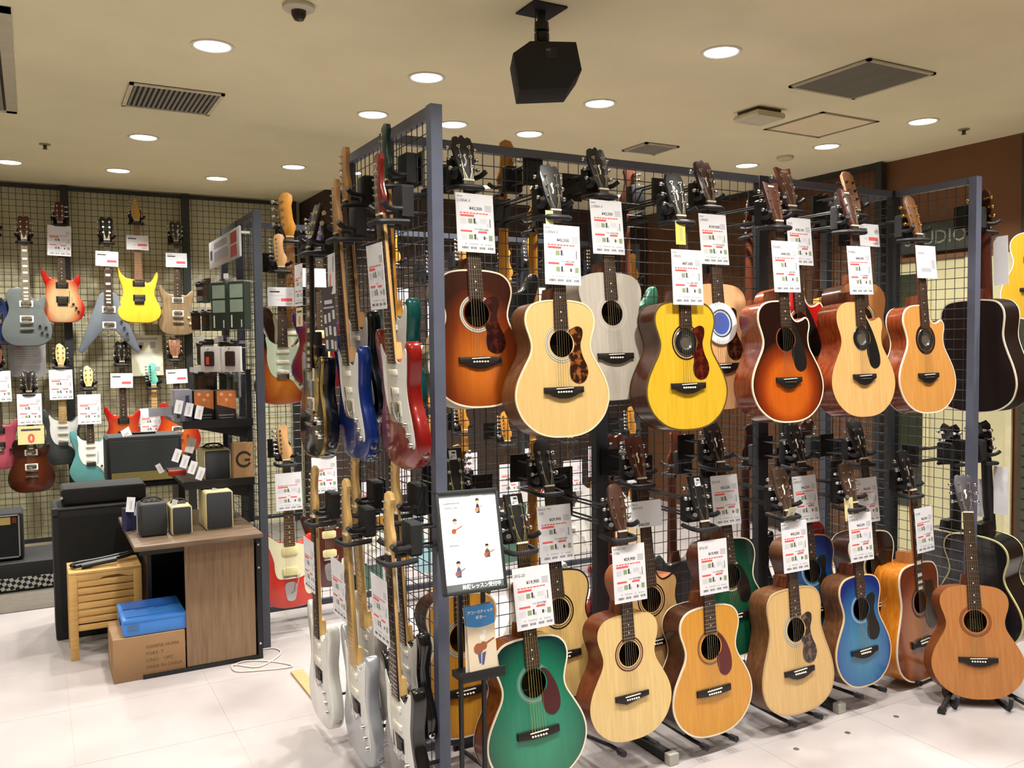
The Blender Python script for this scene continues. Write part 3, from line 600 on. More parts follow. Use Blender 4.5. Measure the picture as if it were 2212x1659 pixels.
# ---------------------------------------------------------------- hanging a guitar between two points of the photograph
GUITARS = {}
def solve(top, nrm, botpx, L0, tmin, tmax):
    def bp(L, t): return top + (nrm * sin(t) - Vector((0, 0, 1)) * cos(t)) * L
    L, t = L0, .03
    for _ in range(30):
        e = [a - b for a, b in zip(proj(bp(L, t)), botpx)]
        if abs(e[0]) + abs(e[1]) < .01: break
        j1 = [(a - b) / 1e-4 for a, b in zip(proj(bp(L + 1e-4, t)), proj(bp(L, t)))]; j2 = [(a - b) / 1e-4 for a, b in zip(proj(bp(L, t + 1e-4)), proj(bp(L, t)))]
        det = j1[0] * j2[1] - j2[0] * j1[1]
        if abs(det) < 1e-9: break
        L -= (e[0] * j2[1] - j2[0] * e[1]) / det; t -= (j1[0] * e[1] - e[0] * j1[1]) / det
        t = max(-.5, min(.5, t))
    raw = t; t = max(tmin, min(tmax, t))
    if t != raw:
        for _ in range(20):
            e = proj(bp(L, t))[1] - botpx[1]; g = (proj(bp(L + 1e-4, t))[1] - proj(bp(L, t))[1]) / 1e-4; L -= e / g
    return L, t
LOG = []
def hang(fn, short, label, top, bot, plane, yaw=0., spec=None, dist=.25, hang_=True, tmin=radians(-1), tmax=radians(9), smin=.86, smax=1.16, cat='guitar', group=None, name=None, roll=0., dl=1.0):
    ax, val = plane
    tp = ony(*top, val) if ax == 'y' else onx(*top, val)
    yawr = radians(yaw); nrm = Vector((sin(yawr), -cos(yawr), 0))
    root = thing(name or ('acoustic_guitar' if fn is acoustic else 'electric_guitar'), label, cat, group=group or ('acoustic guitars on display' if fn is acoustic else 'electric guitars on display'))
    nut, l0 = fn(root, **(spec or {}))
    L, t = solve(tp, nrm, bot, dl, tmin, tmax)
    s = max(smin, min(smax, L / l0)); LOG.append((short, round(L / l0, 3), round(math.degrees(t), 1)))
    L = s * l0
    botp = tp + (nrm * sin(t) - Vector((0, 0, 1)) * cos(t)) * L
    if botp.z < .012: botp.z = .012
    R = Matrix.Rotation(yawr, 4, 'Z') @ Matrix.Rotation(t, 4, 'X') @ Matrix.Rotation(roll, 4, 'Y')
    # tilt: the top leans back when the bottom comes forward
    R = Matrix.Rotation(yawr, 4, 'Z') @ Matrix.Rotation(-t, 4, 'X') @ Matrix.Rotation(roll, 4, 'Y')
    root.matrix_world = Matrix.Translation(botp) @ R @ Matrix.Scale(s, 4)
    nutp = root.matrix_world @ Vector((0, 0, nut))
    if hang_: hanger(short, nutp, yawr, dist)
    GUITARS[short] = (root, nutp, nrm, yawr); return root
def price(short, px, py, kind='A5', name=None, cost=None, brand=None, tiltz=0., off=.02, sc=1., label=None, mat=None, rx=0.):
    root, nutp, nrm, yawr = GUITARS[short]
    # the card hangs just in front of the strings
    zax = root.matrix_world.to_3x3() @ Vector((0, 0, 1)); fn_ = (root.matrix_world.to_3x3() @ Vector((0, -1, 0))).normalized()
    p = onplane(px, py, nutp + fn_ * off, fn_)
    tilt = math.asin(max(-1, min(1, zax.normalized().dot(nrm))))
    return card(label or f'white {dict(A5="portrait", A6="landscape", sq="square").get(kind, "paper")} price card hung on the {short}', kind, p, (tilt + rx, radians(tiltz), yawr), name, cost, brand, mat, sc)
# ---------------------------------------------------------------- acoustic guitars on the front of the long rack
SPRUCE = wood((212, 178, 116), (219, 187, 127), .3, .35); SPRUCE2 = wood((214, 168, 104), (226, 184, 120), .35, .25); CEDAR = wood((172, 112, 62), (188, 126, 72), .4, .15)
WHITEW = wood((186, 178, 166), (198, 190, 178), .35, .2); YEL = wood((214, 170, 42), (224, 182, 54), .28, .4); ORNG = wood((204, 140, 44), (216, 154, 56), .26, .4); PEACH = wood((222, 168, 118), (232, 182, 132), .4, .2)
TAN = wood((196, 152, 96), (208, 166, 108), .4, .2)
REDBR = wood((92, 40, 24), (120, 58, 34), .3, .4); WALN = wood((94, 58, 34), (122, 80, 48), .4, .2); DKROSE = wood((52, 26, 18), (80, 40, 26), .3, .4); GLOSSBR = wood((104, 44, 24), (140, 66, 34), .22, .5); PALEW = wood((196, 170, 130), (212, 186, 146), .4, .2); BLK = plain((22, 20, 20), .2, coat=.5)
ORSIDE = wood((196, 112, 26), (218, 136, 44), .2, .5)
CRM = plain((232, 220, 196), .35, var=.02); BLKB = plain((30, 26, 24), .4); RT_PG = plain((62, 18, 18), .25, coat=.4); BLPG = plain((24, 23, 22), .35)
GREYR = rings([(0, (150, 150, 140)), (.056, (206, 206, 196)), (.059, (120, 116, 104)), (.0625, (200, 196, 184)), (.067, (120, 116, 104))])
BRNR = rings([(0, (60, 30, 20)), (.058, (225, 205, 160)), (.061, (104, 50, 28)), (.067, (104, 50, 28))])
DRKR = rings([(0, (40, 22, 16)), (.058, (216, 190, 140)), (.0615, (40, 22, 16)), (.068, (200, 170, 120))])
SB1 = burst((200, 106, 32), (128, 52, 18), (56, 18, 10), .15, .21, .30, (.18, .6, .95))
FSB = burst((200, 96, 28), (140, 52, 18), (34, 16, 12), .135, .2, .2, (.5, .72, 1.0))
GRN = burst((40, 138, 108), (18, 112, 84), (8, 52, 52), .19, .22, .31, (.35, .72, 1.0)); GRN2 = burst((16, 84, 58), (10, 66, 46), (6, 34, 28), .19, .22, .31, (.35, .72, 1.0))
BLUE = burst((46, 128, 170), (28, 98, 160), (14, 40, 120), .17, .2, .3, (.25, .7, .98)); BLUE2 = burst((24, 100, 150), (16, 70, 130), (10, 34, 90), .17, .2, .3, (.25, .7, .98))
REDB = burst((230, 140, 40), (216, 60, 24), (190, 28, 18), .14, .2, .2, (.4, .75, 1.0)); CHER = burst((170, 104, 50), (150, 80, 38), (104, 42, 20), .17, .2, .3, (.3, .7, .98)); DKSB = burst((90, 46, 24), (44, 22, 16), (18, 12, 12), .17, .2, .3, (.2, .6, .95))
FY, BY = 2.64, 2.83        # the two hanging distances in front of the grid
FD, BD = R1Y - FY, R1Y - BY
A = acoustic
up = dict(tmin=radians(-.5), tmax=radians(8))
hang(A, 'dark brown sunburst acoustic', 'dark brown sunburst acoustic guitar nearest the end post, upper row', (1005, 285), (1043, 880), ('y', BY), spec=dict(top=SB1, side=PALEW, bind=CRM, backb=False, ros=GREYR, pg='lobed', pgm=tort((40, 14, 14), (74, 30, 26)), lab=True), dist=BD, **up)
hang(A, 'pale spruce acoustic', 'pale spruce acoustic guitar with orange tortoiseshell pickguard and walnut sides', (1195, 348), (1222, 944), ('y', FY), spec=dict(top=SPRUCE, side=WALN, bind=plain((230, 214, 176), .4), ros=GREYR, pg='lobed', pgm=tort((46, 22, 14), (150, 88, 40)), lab=True), dist=FD, **up)
hang(A, 'greyish white acoustic', 'greyish white acoustic guitar without pickguard behind the pale spruce one', (1296, 312), (1336, 864), ('y', BY), spec=dict(top=WHITEW, side=WHITEW, bind=None, ros=rings([(0, (206, 198, 186)), (.056, (150, 140, 128)), (.0575, (206, 198, 186)), (.062, (160, 150, 138)), (.063, (206, 198, 186))]), lab=True), dist=BD, **up)
hang(A, 'bright yellow acoustic', 'bright yellow acoustic guitar with dark red tortoiseshell pickguard', (1466, 366), (1490, 929), ('y', FY), spec=dict(top=YEL, side=DKROSE, bind=plain((90, 74, 40), .4), backb=True, ros=DRKR, pg='lobed', pgm=tort((60, 16, 12), (104, 34, 22)), plug=True), dist=FD, **up)
hang(A, 'peach top acoustic', 'peach topped acoustic guitar with a blue and white soundhole cover', (1528, 340), (1568, 884), ('y', BY), spec=dict(top=PEACH, side=DKROSE, bind=None, pg='lobed', pgm=tort((34, 20, 18), (110, 60, 34)), cover=True, headm=plain((58, 26, 24), .3)), dist=BD, **up)
hang(A, 'orange sunburst cutaway', 'orange and black sunburst cutaway acoustic guitar with black pickguard', (1676, 390), (1709, 912), ('y', FY), spec=dict(shape='cut', top=FSB, side=GLOSSBR, bind=CRM, ros=rings([(0, (120, 60, 40)), (.056, (190, 150, 140)), (.058, (120, 60, 40)), (.062, (190, 150, 140)), (.064, (80, 40, 30))]), pg='fs', pgm=BLPG, bridge='belly', head='yam', headm=wood((70, 34, 26), (92, 48, 38), .3, .4), rosr=(1.0, 1.14)), dist=FD, **up)
hang(A, 'red cutaway acoustic', 'red to amber cutaway acoustic guitar behind the orange sunburst one', (1704, 358), (1742, 880), ('y', BY), spec=dict(shape='cut', top=REDB, side=GLOSSBR, bind=CRM, pg='fs', pgm=BLPG, bridge='belly', head='yam', headm=wood((70, 34, 26), (92, 48, 38), .3, .4)), dist=BD, **up)
hang(A, 'honey cutaway acoustic', 'honey natural cutaway acoustic guitar with long black pickguard', (1840, 405), (1872, 900), ('y', FY), spec=dict(shape='cut', top=SPRUCE2, side=GLOSSBR, bind=None, pg='fs', pgm=BLPG, bridge='belly', head='yam', headm=wood((70, 34, 26), (92, 48, 38), .3, .4), plug=True, rosr=(1.0, 1.14)), dist=FD, **up)
hang(A, 'tan classical guitar', 'tan guitar with a slotted pale headstock behind the honey cutaway', (1843, 366), (1880, 850), ('y', BY), spec=dict(top=CEDAR, side=DKROSE, bind=None, head='open', headm=wood((176, 120, 84), (192, 136, 98), .45), tun=BLACK, inl=False), dist=BD, **up)
hang(A, 'amber thin cutaway', 'amber topped cutaway acoustic guitar without pickguard, last of the upper row', (1978, 420), (2010, 892), ('y', FY), spec=dict(shape='cut', depth=.09, top=wood((202, 140, 70), (214, 154, 84), .3, .4), side=GLOSSBR, bind=CRM, backb=True, ros=rings([(0, (60, 40, 30)), (.056, (40, 26, 20)), (.062, (30, 20, 16))]), bridge='belly', head='round', headm=wood((110, 66, 36), (130, 84, 50), .4), tun=GOLD, plug=True), dist=FD, **up)
lo = dict(tmin=radians(0), tmax=radians(9))
hang(A, 'orange acoustic behind the sign', 'orange topped acoustic guitar half hidden behind the glowing lesson sign', (985, 970), (1008, 1592), ('y', BY), spec=dict(shape='small', top=ORNG, side=DKROSE, bind=CRM, ros=GREYR, pg='tear', pgm=RT_PG, bridge='rect', head='rect', sticker=True, strm=BRASS), dist=BD, **lo)
hang(A, 'natural acoustic behind the green one', 'natural topped acoustic guitar with dark rosette behind the teal green one', (1178, 948), (1222, 1512), ('y', BY), spec=dict(top=wood((216, 180, 110), (226, 192, 124), .35, .2), side=REDBR, bind=BLKB, ros=DRKR, bridge='rect', head='round'), dist=BD, **lo)
hang(A, 'teal green acoustic', 'teal green sunburst acoustic guitar with cream binding in front', (1118, 1068), (1176, 1692), ('y', FY), spec=dict(top=GRN, side=GLOSSBR, bind=CRM, backb=True, ros=rings([(0, (90, 130, 116)), (.056, (120, 156, 144)), (.062, (90, 130, 116))]), pg='tear', pgm=plain((74, 30, 34), .3), bridge='rect', head='rect', sticker=True, strm=BRASS, lab=True), dist=FD, **lo)
hang(A, 'tan cutaway acoustic', 'tan cutaway acoustic guitar with reddish headstock behind the spruce one', (1378, 938), (1422, 1480), ('y', BY), spec=dict(shape='cut', top=TAN, side=wood((190, 110, 70), (210, 130, 86), .35, .3), bind=BLKB, ros=DRKR, bridge='rect', head='crown', headm=wood((70, 34, 26), (92, 48, 38), .3, .3), inl=False), dist=BD, **lo)
hang(A, 'pale acoustic with wooden rosette', 'pale spruce acoustic guitar with reddish wooden rosette and no pickguard', (1338, 1047), (1370, 1598), ('y', FY), spec=dict(top=wood((220, 186, 122), (230, 200, 138), .35, .2), side=REDBR, bind=None, ros=BRNR, bridge='point', head='round', headm=wood((66, 40, 30), (82, 52, 40), .35, .3)), dist=FD, **lo)
hang(A, 'dark green acoustic', 'dark green acoustic guitar half hidden behind the amber orange one', (1547, 908), (1596, 1418), ('y', BY), spec=dict(top=GRN2, side=MAHOG, bind=CRM, pg='tear', pgm=plain((30, 22, 22), .3), bridge='rect', head='crown'), dist=BD, **lo)
hang(A, 'amber orange acoustic', 'amber orange acoustic guitar with dark red teardrop pickguard', (1516, 1030), (1546, 1588), ('y', FY), spec=dict(top=ORNG, side=DKROSE, bind=CRM, backb=True, ros=rings([(0, (150, 96, 40)), (.056, (190, 130, 60)), (.06, (110, 70, 30)), (.066, (190, 130, 60))]), pg='tear', pgm=plain((92, 30, 30), .3), bridge='rect', head='rect', sticker=True), dist=FD, **lo)
hang(A, 'deep blue acoustic', 'deep blue acoustic guitar half hidden behind the spruce dreadnought', (1722, 912), (1772, 1400), ('y', BY), spec=dict(top=BLUE2, side=WALN, bind=plain((150, 120, 80), .4), ros=rings([(0, (90, 130, 160)), (.06, (140, 170, 190)), (.066, (60, 90, 120))]), pg='lobed', pgm=BLPG, head='crown'), dist=BD, **lo)
hang(A, 'spruce dreadnought', 'spruce dreadnought guitar with mottled dark pickguard in the lower row', (1695, 1008), (1732, 1540), ('y', FY), spec=dict(shape='dread', top=wood((212, 172, 112), (222, 186, 126), .35, .2), side=WALN, bind=plain((200, 166, 120), .4), ros=GREYR, pg='lobed', pgm=tort((40, 22, 18), (110, 84, 70)), head='crown', headm=wood((66, 48, 38), (84, 62, 48), .35, .3)), dist=FD, **lo)
hang(A, 'black sunburst acoustic', 'glossy black sunburst acoustic guitar behind the bright blue one', (1858, 905), (1902, 1388), ('y', BY), spec=dict(top=DKSB, side=DKROSE, bind=CRM, backb=True, pg='lobed', pgm=BLPG, head='crown'), dist=BD, **lo)
hang(A, 'bright blue small acoustic', 'small bright blue acoustic guitar with black pickguard and cream binding', (1838, 998), (1872, 1482), ('y', FY), spec=dict(shape='small', top=BLUE, side=WALN, bind=plain((226, 196, 150), .4), ros=rings([(0, (110, 150, 180)), (.056, (140, 176, 200)), (.062, (80, 110, 150))]), pg='lobed', pgm=BLPG, head='crown', headm=wood((66, 48, 38), (84, 62, 48), .35, .3)), dist=FD, **lo)
hang(A, 'amber sided dreadnought', 'cherry brown dreadnought guitar with glossy amber sides and ornate bridge', (1965, 970), (2000, 1468), ('y', FY + .05), 6, spec=dict(shape='dread', depth=.12, top=CHER, side=ORSIDE, bind=CRM, ros=rings([(0, (80, 50, 40)), (.056, (150, 130, 120)), (.058, (60, 40, 30))]), pg='hum', pgm=plain((48, 32, 24), .2, coat=.4), bridge='must', head='crown', inl='block', neckm=CEDAR), dist=FD, **lo)
# on the far end panel, backs turned to the aisle, and beyond
hang(A, 'black backed guitar with skull badge', 'dark acoustic guitar hung back to front with a skull badge on its side', (2128, 412), (2134, 886), ('x', 4.17), 90, spec=dict(depth=.11, shape='dread', top=SPRUCE2, side=plain((26, 16, 14), .35), bind=CRM, backb=True, head='lp', neckm=wood((70, 28, 18), (88, 38, 24), .3, .3), headm=wood((58, 24, 18), (70, 32, 22), .3), tun=GOLD, skull=True), dist=.19, **up)
hang(A, 'black acoustic hung low', 'glossy black acoustic guitar hung low behind the cedar topped one', (2126, 905), (2150, 1400), ('x', 4.17), 90, spec=dict(depth=.11, shape='om', top=BLK, side=BLK, bind=plain((214, 206, 150), .4), backb=True, head='lp', neckm=BLKNECK, headm=BLK), dist=.19, **up)
hang(A, 'black acoustic on the rear panel', 'black acoustic guitar hung behind the mesh of the far end panel', (2062, 915), (2066, 1380), ('x', 4.37), 90, spec=dict(depth=.1, top=BLK, side=BLK, bind=CRM, backb=True, head='lp', neckm=BLKNECK, headm=BLK), dist=.38, **up)
hang(A, 'yellow acoustic at the right edge', 'yellow acoustic guitar cut off by the right edge of the photograph', (2240, 300), (2255, 690), ('x', 5.2), -90, spec=dict(top=YEL, side=YEL, bind=IVORY, pg='tear'), dist=.3, **up)
# cedar guitar on its own tripod stand
gs = hang(A, 'cedar topped acoustic on the stand', 'cedar topped acoustic guitar standing on a black tripod stand', (2085, 1022), (2146, 1511), ('y', 2.47), -36, spec=dict(top=CEDAR, side=wood((120, 66, 36), (140, 82, 46), .4), bind=None, ros=rings([(0, (150, 90, 50)), (.06, (110, 62, 36)), (.062, (150, 90, 50)), (.066, (110, 62, 36))]), bridge='wing', head='crown', headm=plain((66, 62, 70), .3), lab=True), hang_=False, tmin=radians(2), tmax=radians(12))
# price cards on the acoustics
P = price
P('dark brown sunburst acoustic', 1027, 482, name='J-300A II', cost='42,500', brand='James', tiltz=1)
P('pale spruce acoustic', 1215, 551, name='J-300A II', cost='42,500', brand='James', tiltz=1)
P('greyish white acoustic', 1312, 491, name='J-300A II', cost='42,500', brand='James')
P('bright yellow acoustic', 1485, 599, name='J-900D', cost='87,000', brand='James'); P('bright yellow acoustic', 1470, 503, 'strip', mat=plain((214, 200, 96), .6), label='yellow paper tag on the neck of the bright yellow acoustic', off=.028, sc=1.05)
P('peach top acoustic', 1542, 517, name='J-900/D', cost='109,000', brand='James')
P('orange sunburst cutaway', 1698, 576, name='FSX80C', cost='48,000', tiltz=-.5); P('red cutaway acoustic', 1728, 522, name='FGX', cost='38,100')
P('honey cutaway acoustic', 1858, 584, name='FSX80C', cost='48,000', tiltz=-1); P('tan classical guitar', 1876, 508, 'A6', off=.025)
P('amber thin cutaway', 2001, 566, 'sq')
P('pale spruce acoustic', 1187, 473, 'strip', mat=plain((204, 202, 150), .6), label='narrow yellow paper strip above the price card of the pale spruce acoustic', sc=.7)
P('teal green acoustic', 1152, 1290, name='SFG-20', cost='19,900', tiltz=-.5); P('natural acoustic behind the green one', 1200, 1152, name='110', cost='29,900', brand='Seymour  Tone')
P('tan cutaway acoustic', 1397, 1110, 'A6', name='BATOCE', cost='44,000', brand='Batoce'); P('pale acoustic with wooden rosette', 1360, 1238, name='110s', cost='29,900', brand='Seymour  Tone')
P('dark green acoustic', 1568, 1080, name='SFG-40', cost='23,500'); P('amber orange acoustic', 1541, 1224, name='SFG-20', cost='19,900')
P('deep blue acoustic', 1741, 1078, name='J-300A II', cost='42,500', brand='James'); P('spruce dreadnought', 1718, 1180, name='J-300D', cost='42,500', brand='James')
P('spruce dreadnought', 1707, 1115, 'strip', mat=plain((226, 224, 190), .5), label='pale yellow tag dangling on the spruce dreadnought', off=.03, rx=.5)
P('black sunburst acoustic', 1874, 1080, name='J-450', cost='46,000', brand='James'); P('bright blue small acoustic', 1860, 1160, name='J-300A II', cost='42,500', brand='James'); P('bright blue small acoustic', 1834, 1100, 'strip', mat=plain((226, 214, 160), .5), label='cream paper tag behind the price card of the bright blue small acoustic', off=.012, sc=1.2)
P('amber sided dreadnought', 1997, 1144, name='CH-45', cost='42,000')
for k, (sh, px, py) in enumerate((('black backed guitar with skull badge', 2122, 570), ('black backed guitar with skull badge', 2162, 563), ('black acoustic hung low', 2162, 1060), ('black acoustic hung low', 2116, 1075))):
    root, nutp, nrm, yr = GUITARS[sh]; p = onx(px, py, 4.17 + .03)
    card(['plain white paper sheet left of the dark neck at the far end panel', 'plain white paper sheet right of the dark neck at the far end panel', 'lilac white paper sheet right of the black neck hung low', 'pale paper sheet beside the black neck behind the end post'][k], 'sheet', p, (0, radians((-1, 2, 1, 0)[k]), radians(90)), sc=(1, 1, 1, .8)[k])
# tripod stand under the cedar guitar
mw = gs.matrix_world; bp = mw @ Vector((0, .05, 0)); st = thing('guitar_stand', 'black folding tripod stand under the cedar topped acoustic guitar', 'stand', (bp.x, bp.y, 0), (0, 0, radians(-36)))
obj('shaft', MB().cyl((0, .16, .02), (0, .13, .42), .012, 10), BLACK, st)
for a, l in ((-130, .30), (-40, .30), (90, .24)):
    e = Vector((cos(radians(a)) * l, .10 + sin(radians(a)) * l, .012)); obj('leg', MB().cyl((0, .16, .10), tuple(e), .011, 10).tube([tuple(e * .93 + Vector((0, .01, .004))), tuple(e)], .017, 10), BLACK, st)
obj('yoke', MB().tube(crom([(-.11, -.09, bp.z + .035), (-.11, -.05, bp.z - .025), (-.09, .13, bp.z - .02), (0, .15, bp.z - .02), (.09, .13, bp.z - .02), (.11, -.05, bp.z - .025), (.11, -.09, bp.z + .035)], 5, False), .010, 8), RUBBER, st)

# ---------------------------------------------------------------- electric guitars on the near end panel
E_ = electric
WH = plain((226, 226, 222), .35, var=.02); MINT = plain((206, 222, 196), .4, var=.02); CRMP = plain((232, 226, 190), .4, var=.02)
TEAL = plain((10, 88, 88), .22, .3, coat=.7); REDM = plain((132, 16, 18), .22, .2, coat=.8); BLUM = plain((18, 50, 132), .22, .3, coat=.8); BLKG = plain((16, 16, 17), .18, coat=.6)
SILV = plain((178, 182, 190), .3, .35, coat=.5); WHB = plain((222, 222, 216), .25, coat=.6, var=.02)
RMAP = wood((196, 148, 96), (214, 168, 116), .35, .2); PAPR = dict(tmin=radians(-8), tmax=radians(6), dl=.98)
HX = R1X
hang(E_, 'teal green electric', 'teal green electric guitar with white pickguard and amber headstock edge', (829, 266), (862, 905), ('x', HX - .102), -90, spec=dict(finish=TEAL, pg='strat', pgm=WH, neckm=AMBER, headm=plain((14, 48, 42), .3), fbm=FB), dist=.125, **PAPR)
hang(E_, 'dark red electric', 'dark red electric guitar with white pickguard and matching red headstock', (813, 330), (868, 1012), ('x', HX - .185), -90, spec=dict(finish=REDM, pg='strat', pgm=WH, pick=('C', 'S', 'S'), neckm=MAPLE, headm=plain((104, 20, 20), .25, coat=.5), fbm=FB), dist=.17, **PAPR)
hang(E_, 'black electric behind the blue one', 'black electric guitar with white pickguard behind the metallic blue one', (741, 316), (786, 915), ('x', HX - .102), -90, spec=dict(finish=BLKG, pg='strat', pgm=WH, neckm=RMAP), dist=.125, **PAPR)
hang(E_, 'metallic blue electric', 'metallic blue electric guitar with white pickguard on the end panel', (721, 386), (766, 992), ('x', HX - .185), -90, spec=dict(finish=BLUM, pg='strat', pgm=WH, pick=('C', 'S', 'S'), neckm=RMAP, fbm=FB), dist=.17, **PAPR)
hang(E_, 'black electric with gold binding', 'glossy black single cutaway electric guitar with gold binding and pickguard', (669, 440), (674, 986), ('x', HX - .185), -90, spec=dict(shape='lp', thick=.06, finish=BLKG, bind=GOLD, pg='gold', pgm=GOLD, pick=('C', 'C'), head='lp', headm=plain((24, 22, 22), .3), neckm=BLKNECK, bridge='tail', knobs=4, tun=plain((206, 200, 160), .4), inl='block'), dist=.17, **PAPR)
lowp = dict(tmin=radians(-8), tmax=radians(7), dl=.98)
hang(E_, 'white electric by the floor', 'white electric guitar leftmost in the lower row of the end panel', (676, 1008), (694, 1562), ('x', HX - .18), -90, spec=dict(finish=WHB, pg='strat', pgm=WH, pick=('H', 'S', 'S'), neckm=MAPLE, fbm=FB), dist=.165, **lowp)
hang(E_, 'silver electric', 'silver grey electric guitar with maple fretboard in the lower row', (743, 1036), (778, 1640), ('x', HX - .18), -90, spec=dict(finish=SILV, pg='strat', pgm=WH, pick=('H', 'S', 'S'), neckm=MAPLE, fbm=MAPLE), dist=.165, **lowp)
hang(E_, 'black and white electric', 'black electric guitar with white pickguard lowest beside the end post', (836, 1064), (870, 1730), ('x', HX - .185), -90, spec=dict(finish=BLKG, pg='strat', pgm=WH, pick=('H', 'S', 'S'), neckm=MAPLE, fbm=FB), dist=.17, **lowp)
hang(E_, 'champagne electric', 'champagne silver electric guitar with maple neck behind the silver grey one', (762, 984), (800, 1545), ('x', HX - .102), -90, spec=dict(finish=plain((186, 178, 166), .3, .3, coat=.5), pg='strat', pgm=WH, neckm=MAPLE, fbm=MAPLE), dist=.125, **lowp)
hang(E_, 'rear black electric', 'black electric guitar close to the mesh behind the lower black one', (850, 990), (886, 1590), ('x', HX - .102), -90, spec=dict(finish=BLKG, pg='strat', pgm=WH, neckm=MAPLE, fbm=FB), dist=.125, **lowp)
P('dark red electric', 813, 598, off=.03); P('metallic blue electric', 716, 592, 'A6', off=.03, tiltz=90, label='blank white card turned sideways on the metallic blue electric')
P('metallic blue electric', 712, 690, 'dark', off=.034, label='dark printed leaflet with small pictures on the metallic blue electric'); P('black electric with gold binding', 645, 616, 'A5', off=.03, sc=.8)
P('black electric with gold binding', 647, 685, 'mini', off=.034, mat=plain((214, 206, 170), .6), label='small cream card with a red zero on the gold bound electric')
P('white electric by the floor', 668, 1220, off=.03); P('silver electric', 731, 1272, off=.03, sc=1.05); P('black and white electric', 821, 1316, off=.03, sc=1.02); P('champagne electric', 754, 1190, off=.02, sc=.8); P('rear black electric', 843, 1250, off=.03, sc=.95)
# ---------------------------------------------------------------- second rack, seen past the end panel and through the mesh
SBS = burst((206, 120, 36), (168, 70, 24), (26, 14, 12), .15, .16, .26, (.35, .75, 1.02)); JRED = plain((206, 44, 24), .25, coat=.6); PURP = plain((46, 26, 96), .25, coat=.6); MAROON = burst((110, 24, 26), (84, 18, 26), (46, 22, 84), .16, .19, .3, (.4, .8, 1.0))
Q2 = dict(tmin=radians(-1), tmax=radians(4), dl=.98)
hang(E_, 'three tone sunburst electric', 'three tone sunburst electric guitar with mint pickguard beside the rack post', (606, 505), (611, 874), ('y', 4.90), spec=dict(finish=SBS, pg='strat', pgm=MINT, neckm=AMBER, fbm=FB, headm=RMAP), dist=.25, **Q2)
hang(E_, 'amber headed bass', 'bass guitar with large amber headstock behind the sunburst electric', (622, 415), (636, 850), ('y', 5.0), spec=dict(finish=plain((60, 30, 20), .3, coat=.5), pg='strat', pgm=MINT, pick=('S', 'S'), head='bass', headm=AMBER, neckm=AMBER, fbm=wood((150, 96, 44), (170, 114, 56), .4)), dist=.15, smax=1.3, name='bass_guitar', cat='bass', **Q2)
hang(E_, 'purple offset electric', 'purple offset electric guitar with cream pickups beside the amber headed bass', (684, 462), (700, 840), ('y', 4.84), spec=dict(shape='jag', finish=MAROON, pg=None, pick=('P', 'P'), head='strat', headm=PURP, neckm=MAPLE, fbm=FB, bridge='float', knobs=0), dist=.25, **Q2)
hang(E_, 'fiery red offset electric', 'fiery red offset electric guitar with cream pickguard above the floor', (615, 918), (636, 1313), ('y', 4.90), spec=dict(shape='jag', finish=JRED, pg='jag', pgm=CRMP, plate=True, pick=('P', 'P'), neckm=RMAP, fbm=FB, headm=RMAP, bridge='float', knobs=2), dist=.25, **Q2)
hang(E_, 'brown offset electric', 'dark brown offset electric guitar with cream pickups behind the red one', (700, 905), (722, 1268), ('y', 4.98), spec=dict(shape='jag', finish=plain((74, 28, 16), .3, coat=.5), pg=None, plate=True, pgm=CRMP, pick=('P', 'P'), head='strat', headm=JRED, neckm=MAPLE, fbm=FB, bridge='float', knobs=0), dist=.17, **Q2)
P('three tone sunburst electric', 607, 641, 'A6', off=.03); P('purple offset electric', 676, 600, 'A6', off=.03, name='', cost='92,500'); P('fiery red offset electric', 624, 1062, off=.03); P('brown offset electric', 701, 1026, off=.03)
FIN = [plain(c, .25, coat=.6) for c in ((212, 190, 150), (30, 30, 32), (186, 60, 30), (214, 214, 206), (44, 96, 76), (150, 196, 206), (130, 22, 22), (220, 160, 60), (196, 196, 190))]
words = ['cream', 'black', 'rust red', 'white', 'sea green', 'pale blue', 'cherry red', 'honey yellow', 'silver grey']
r2 = random.Random(3)
for row, (ztop, zname, lst) in enumerate(((2.22, 'upper', [(1.95, 3, 1), (2.18, 7, 0), (2.42, 1, 1), (2.68, 0, 0), (2.92, 2, 1), (3.16, 8, 0), (3.42, 7, 1), (3.68, 1, 0)]),
                                    (1.17, 'lower', [(1.74, 4, 0), (1.94, 7, 1), (2.16, 5, 0), (2.40, 6, 1), (2.66, 4, 0), (2.90, 6, 1), (3.14, 3, 0), (3.40, 8, 1), (3.66, 0, 0)]))):
    for k, (x, c, back) in enumerate(lst):
        y = 4.90 if not back else 4.99
        tp = Vector((x, y, ztop + (.1 if back else 0) + r2.uniform(-.03, .03))); a = proj(tp); b = proj(tp - Vector((0, -.0, .985)))
        nm = ('first', 'second', 'third', 'fourth', 'fifth', 'sixth', 'seventh', 'eighth', 'ninth')[k]
        s = f'{nm} rear {zname} {words[c]} electric'
        hang(E_, s, f'{words[c]} electric guitar seen through the mesh, {nm} of the rear {zname} row', a, b, ('y', y), spec=dict(shape=('strat', 'jag', 'strat')[k % 3], finish=FIN[c], pg='strat' if k % 3 != 1 else 'jag', pgm=WH, neckm=AMBER, headm=AMBER, fbm=(AMBER if k % 2 else FB)), dist=R2Y - y, **Q2)
        card(f'white price card on the {s}', 'A5', tp - Vector((0, .03, .44)), (0, 0, 0))
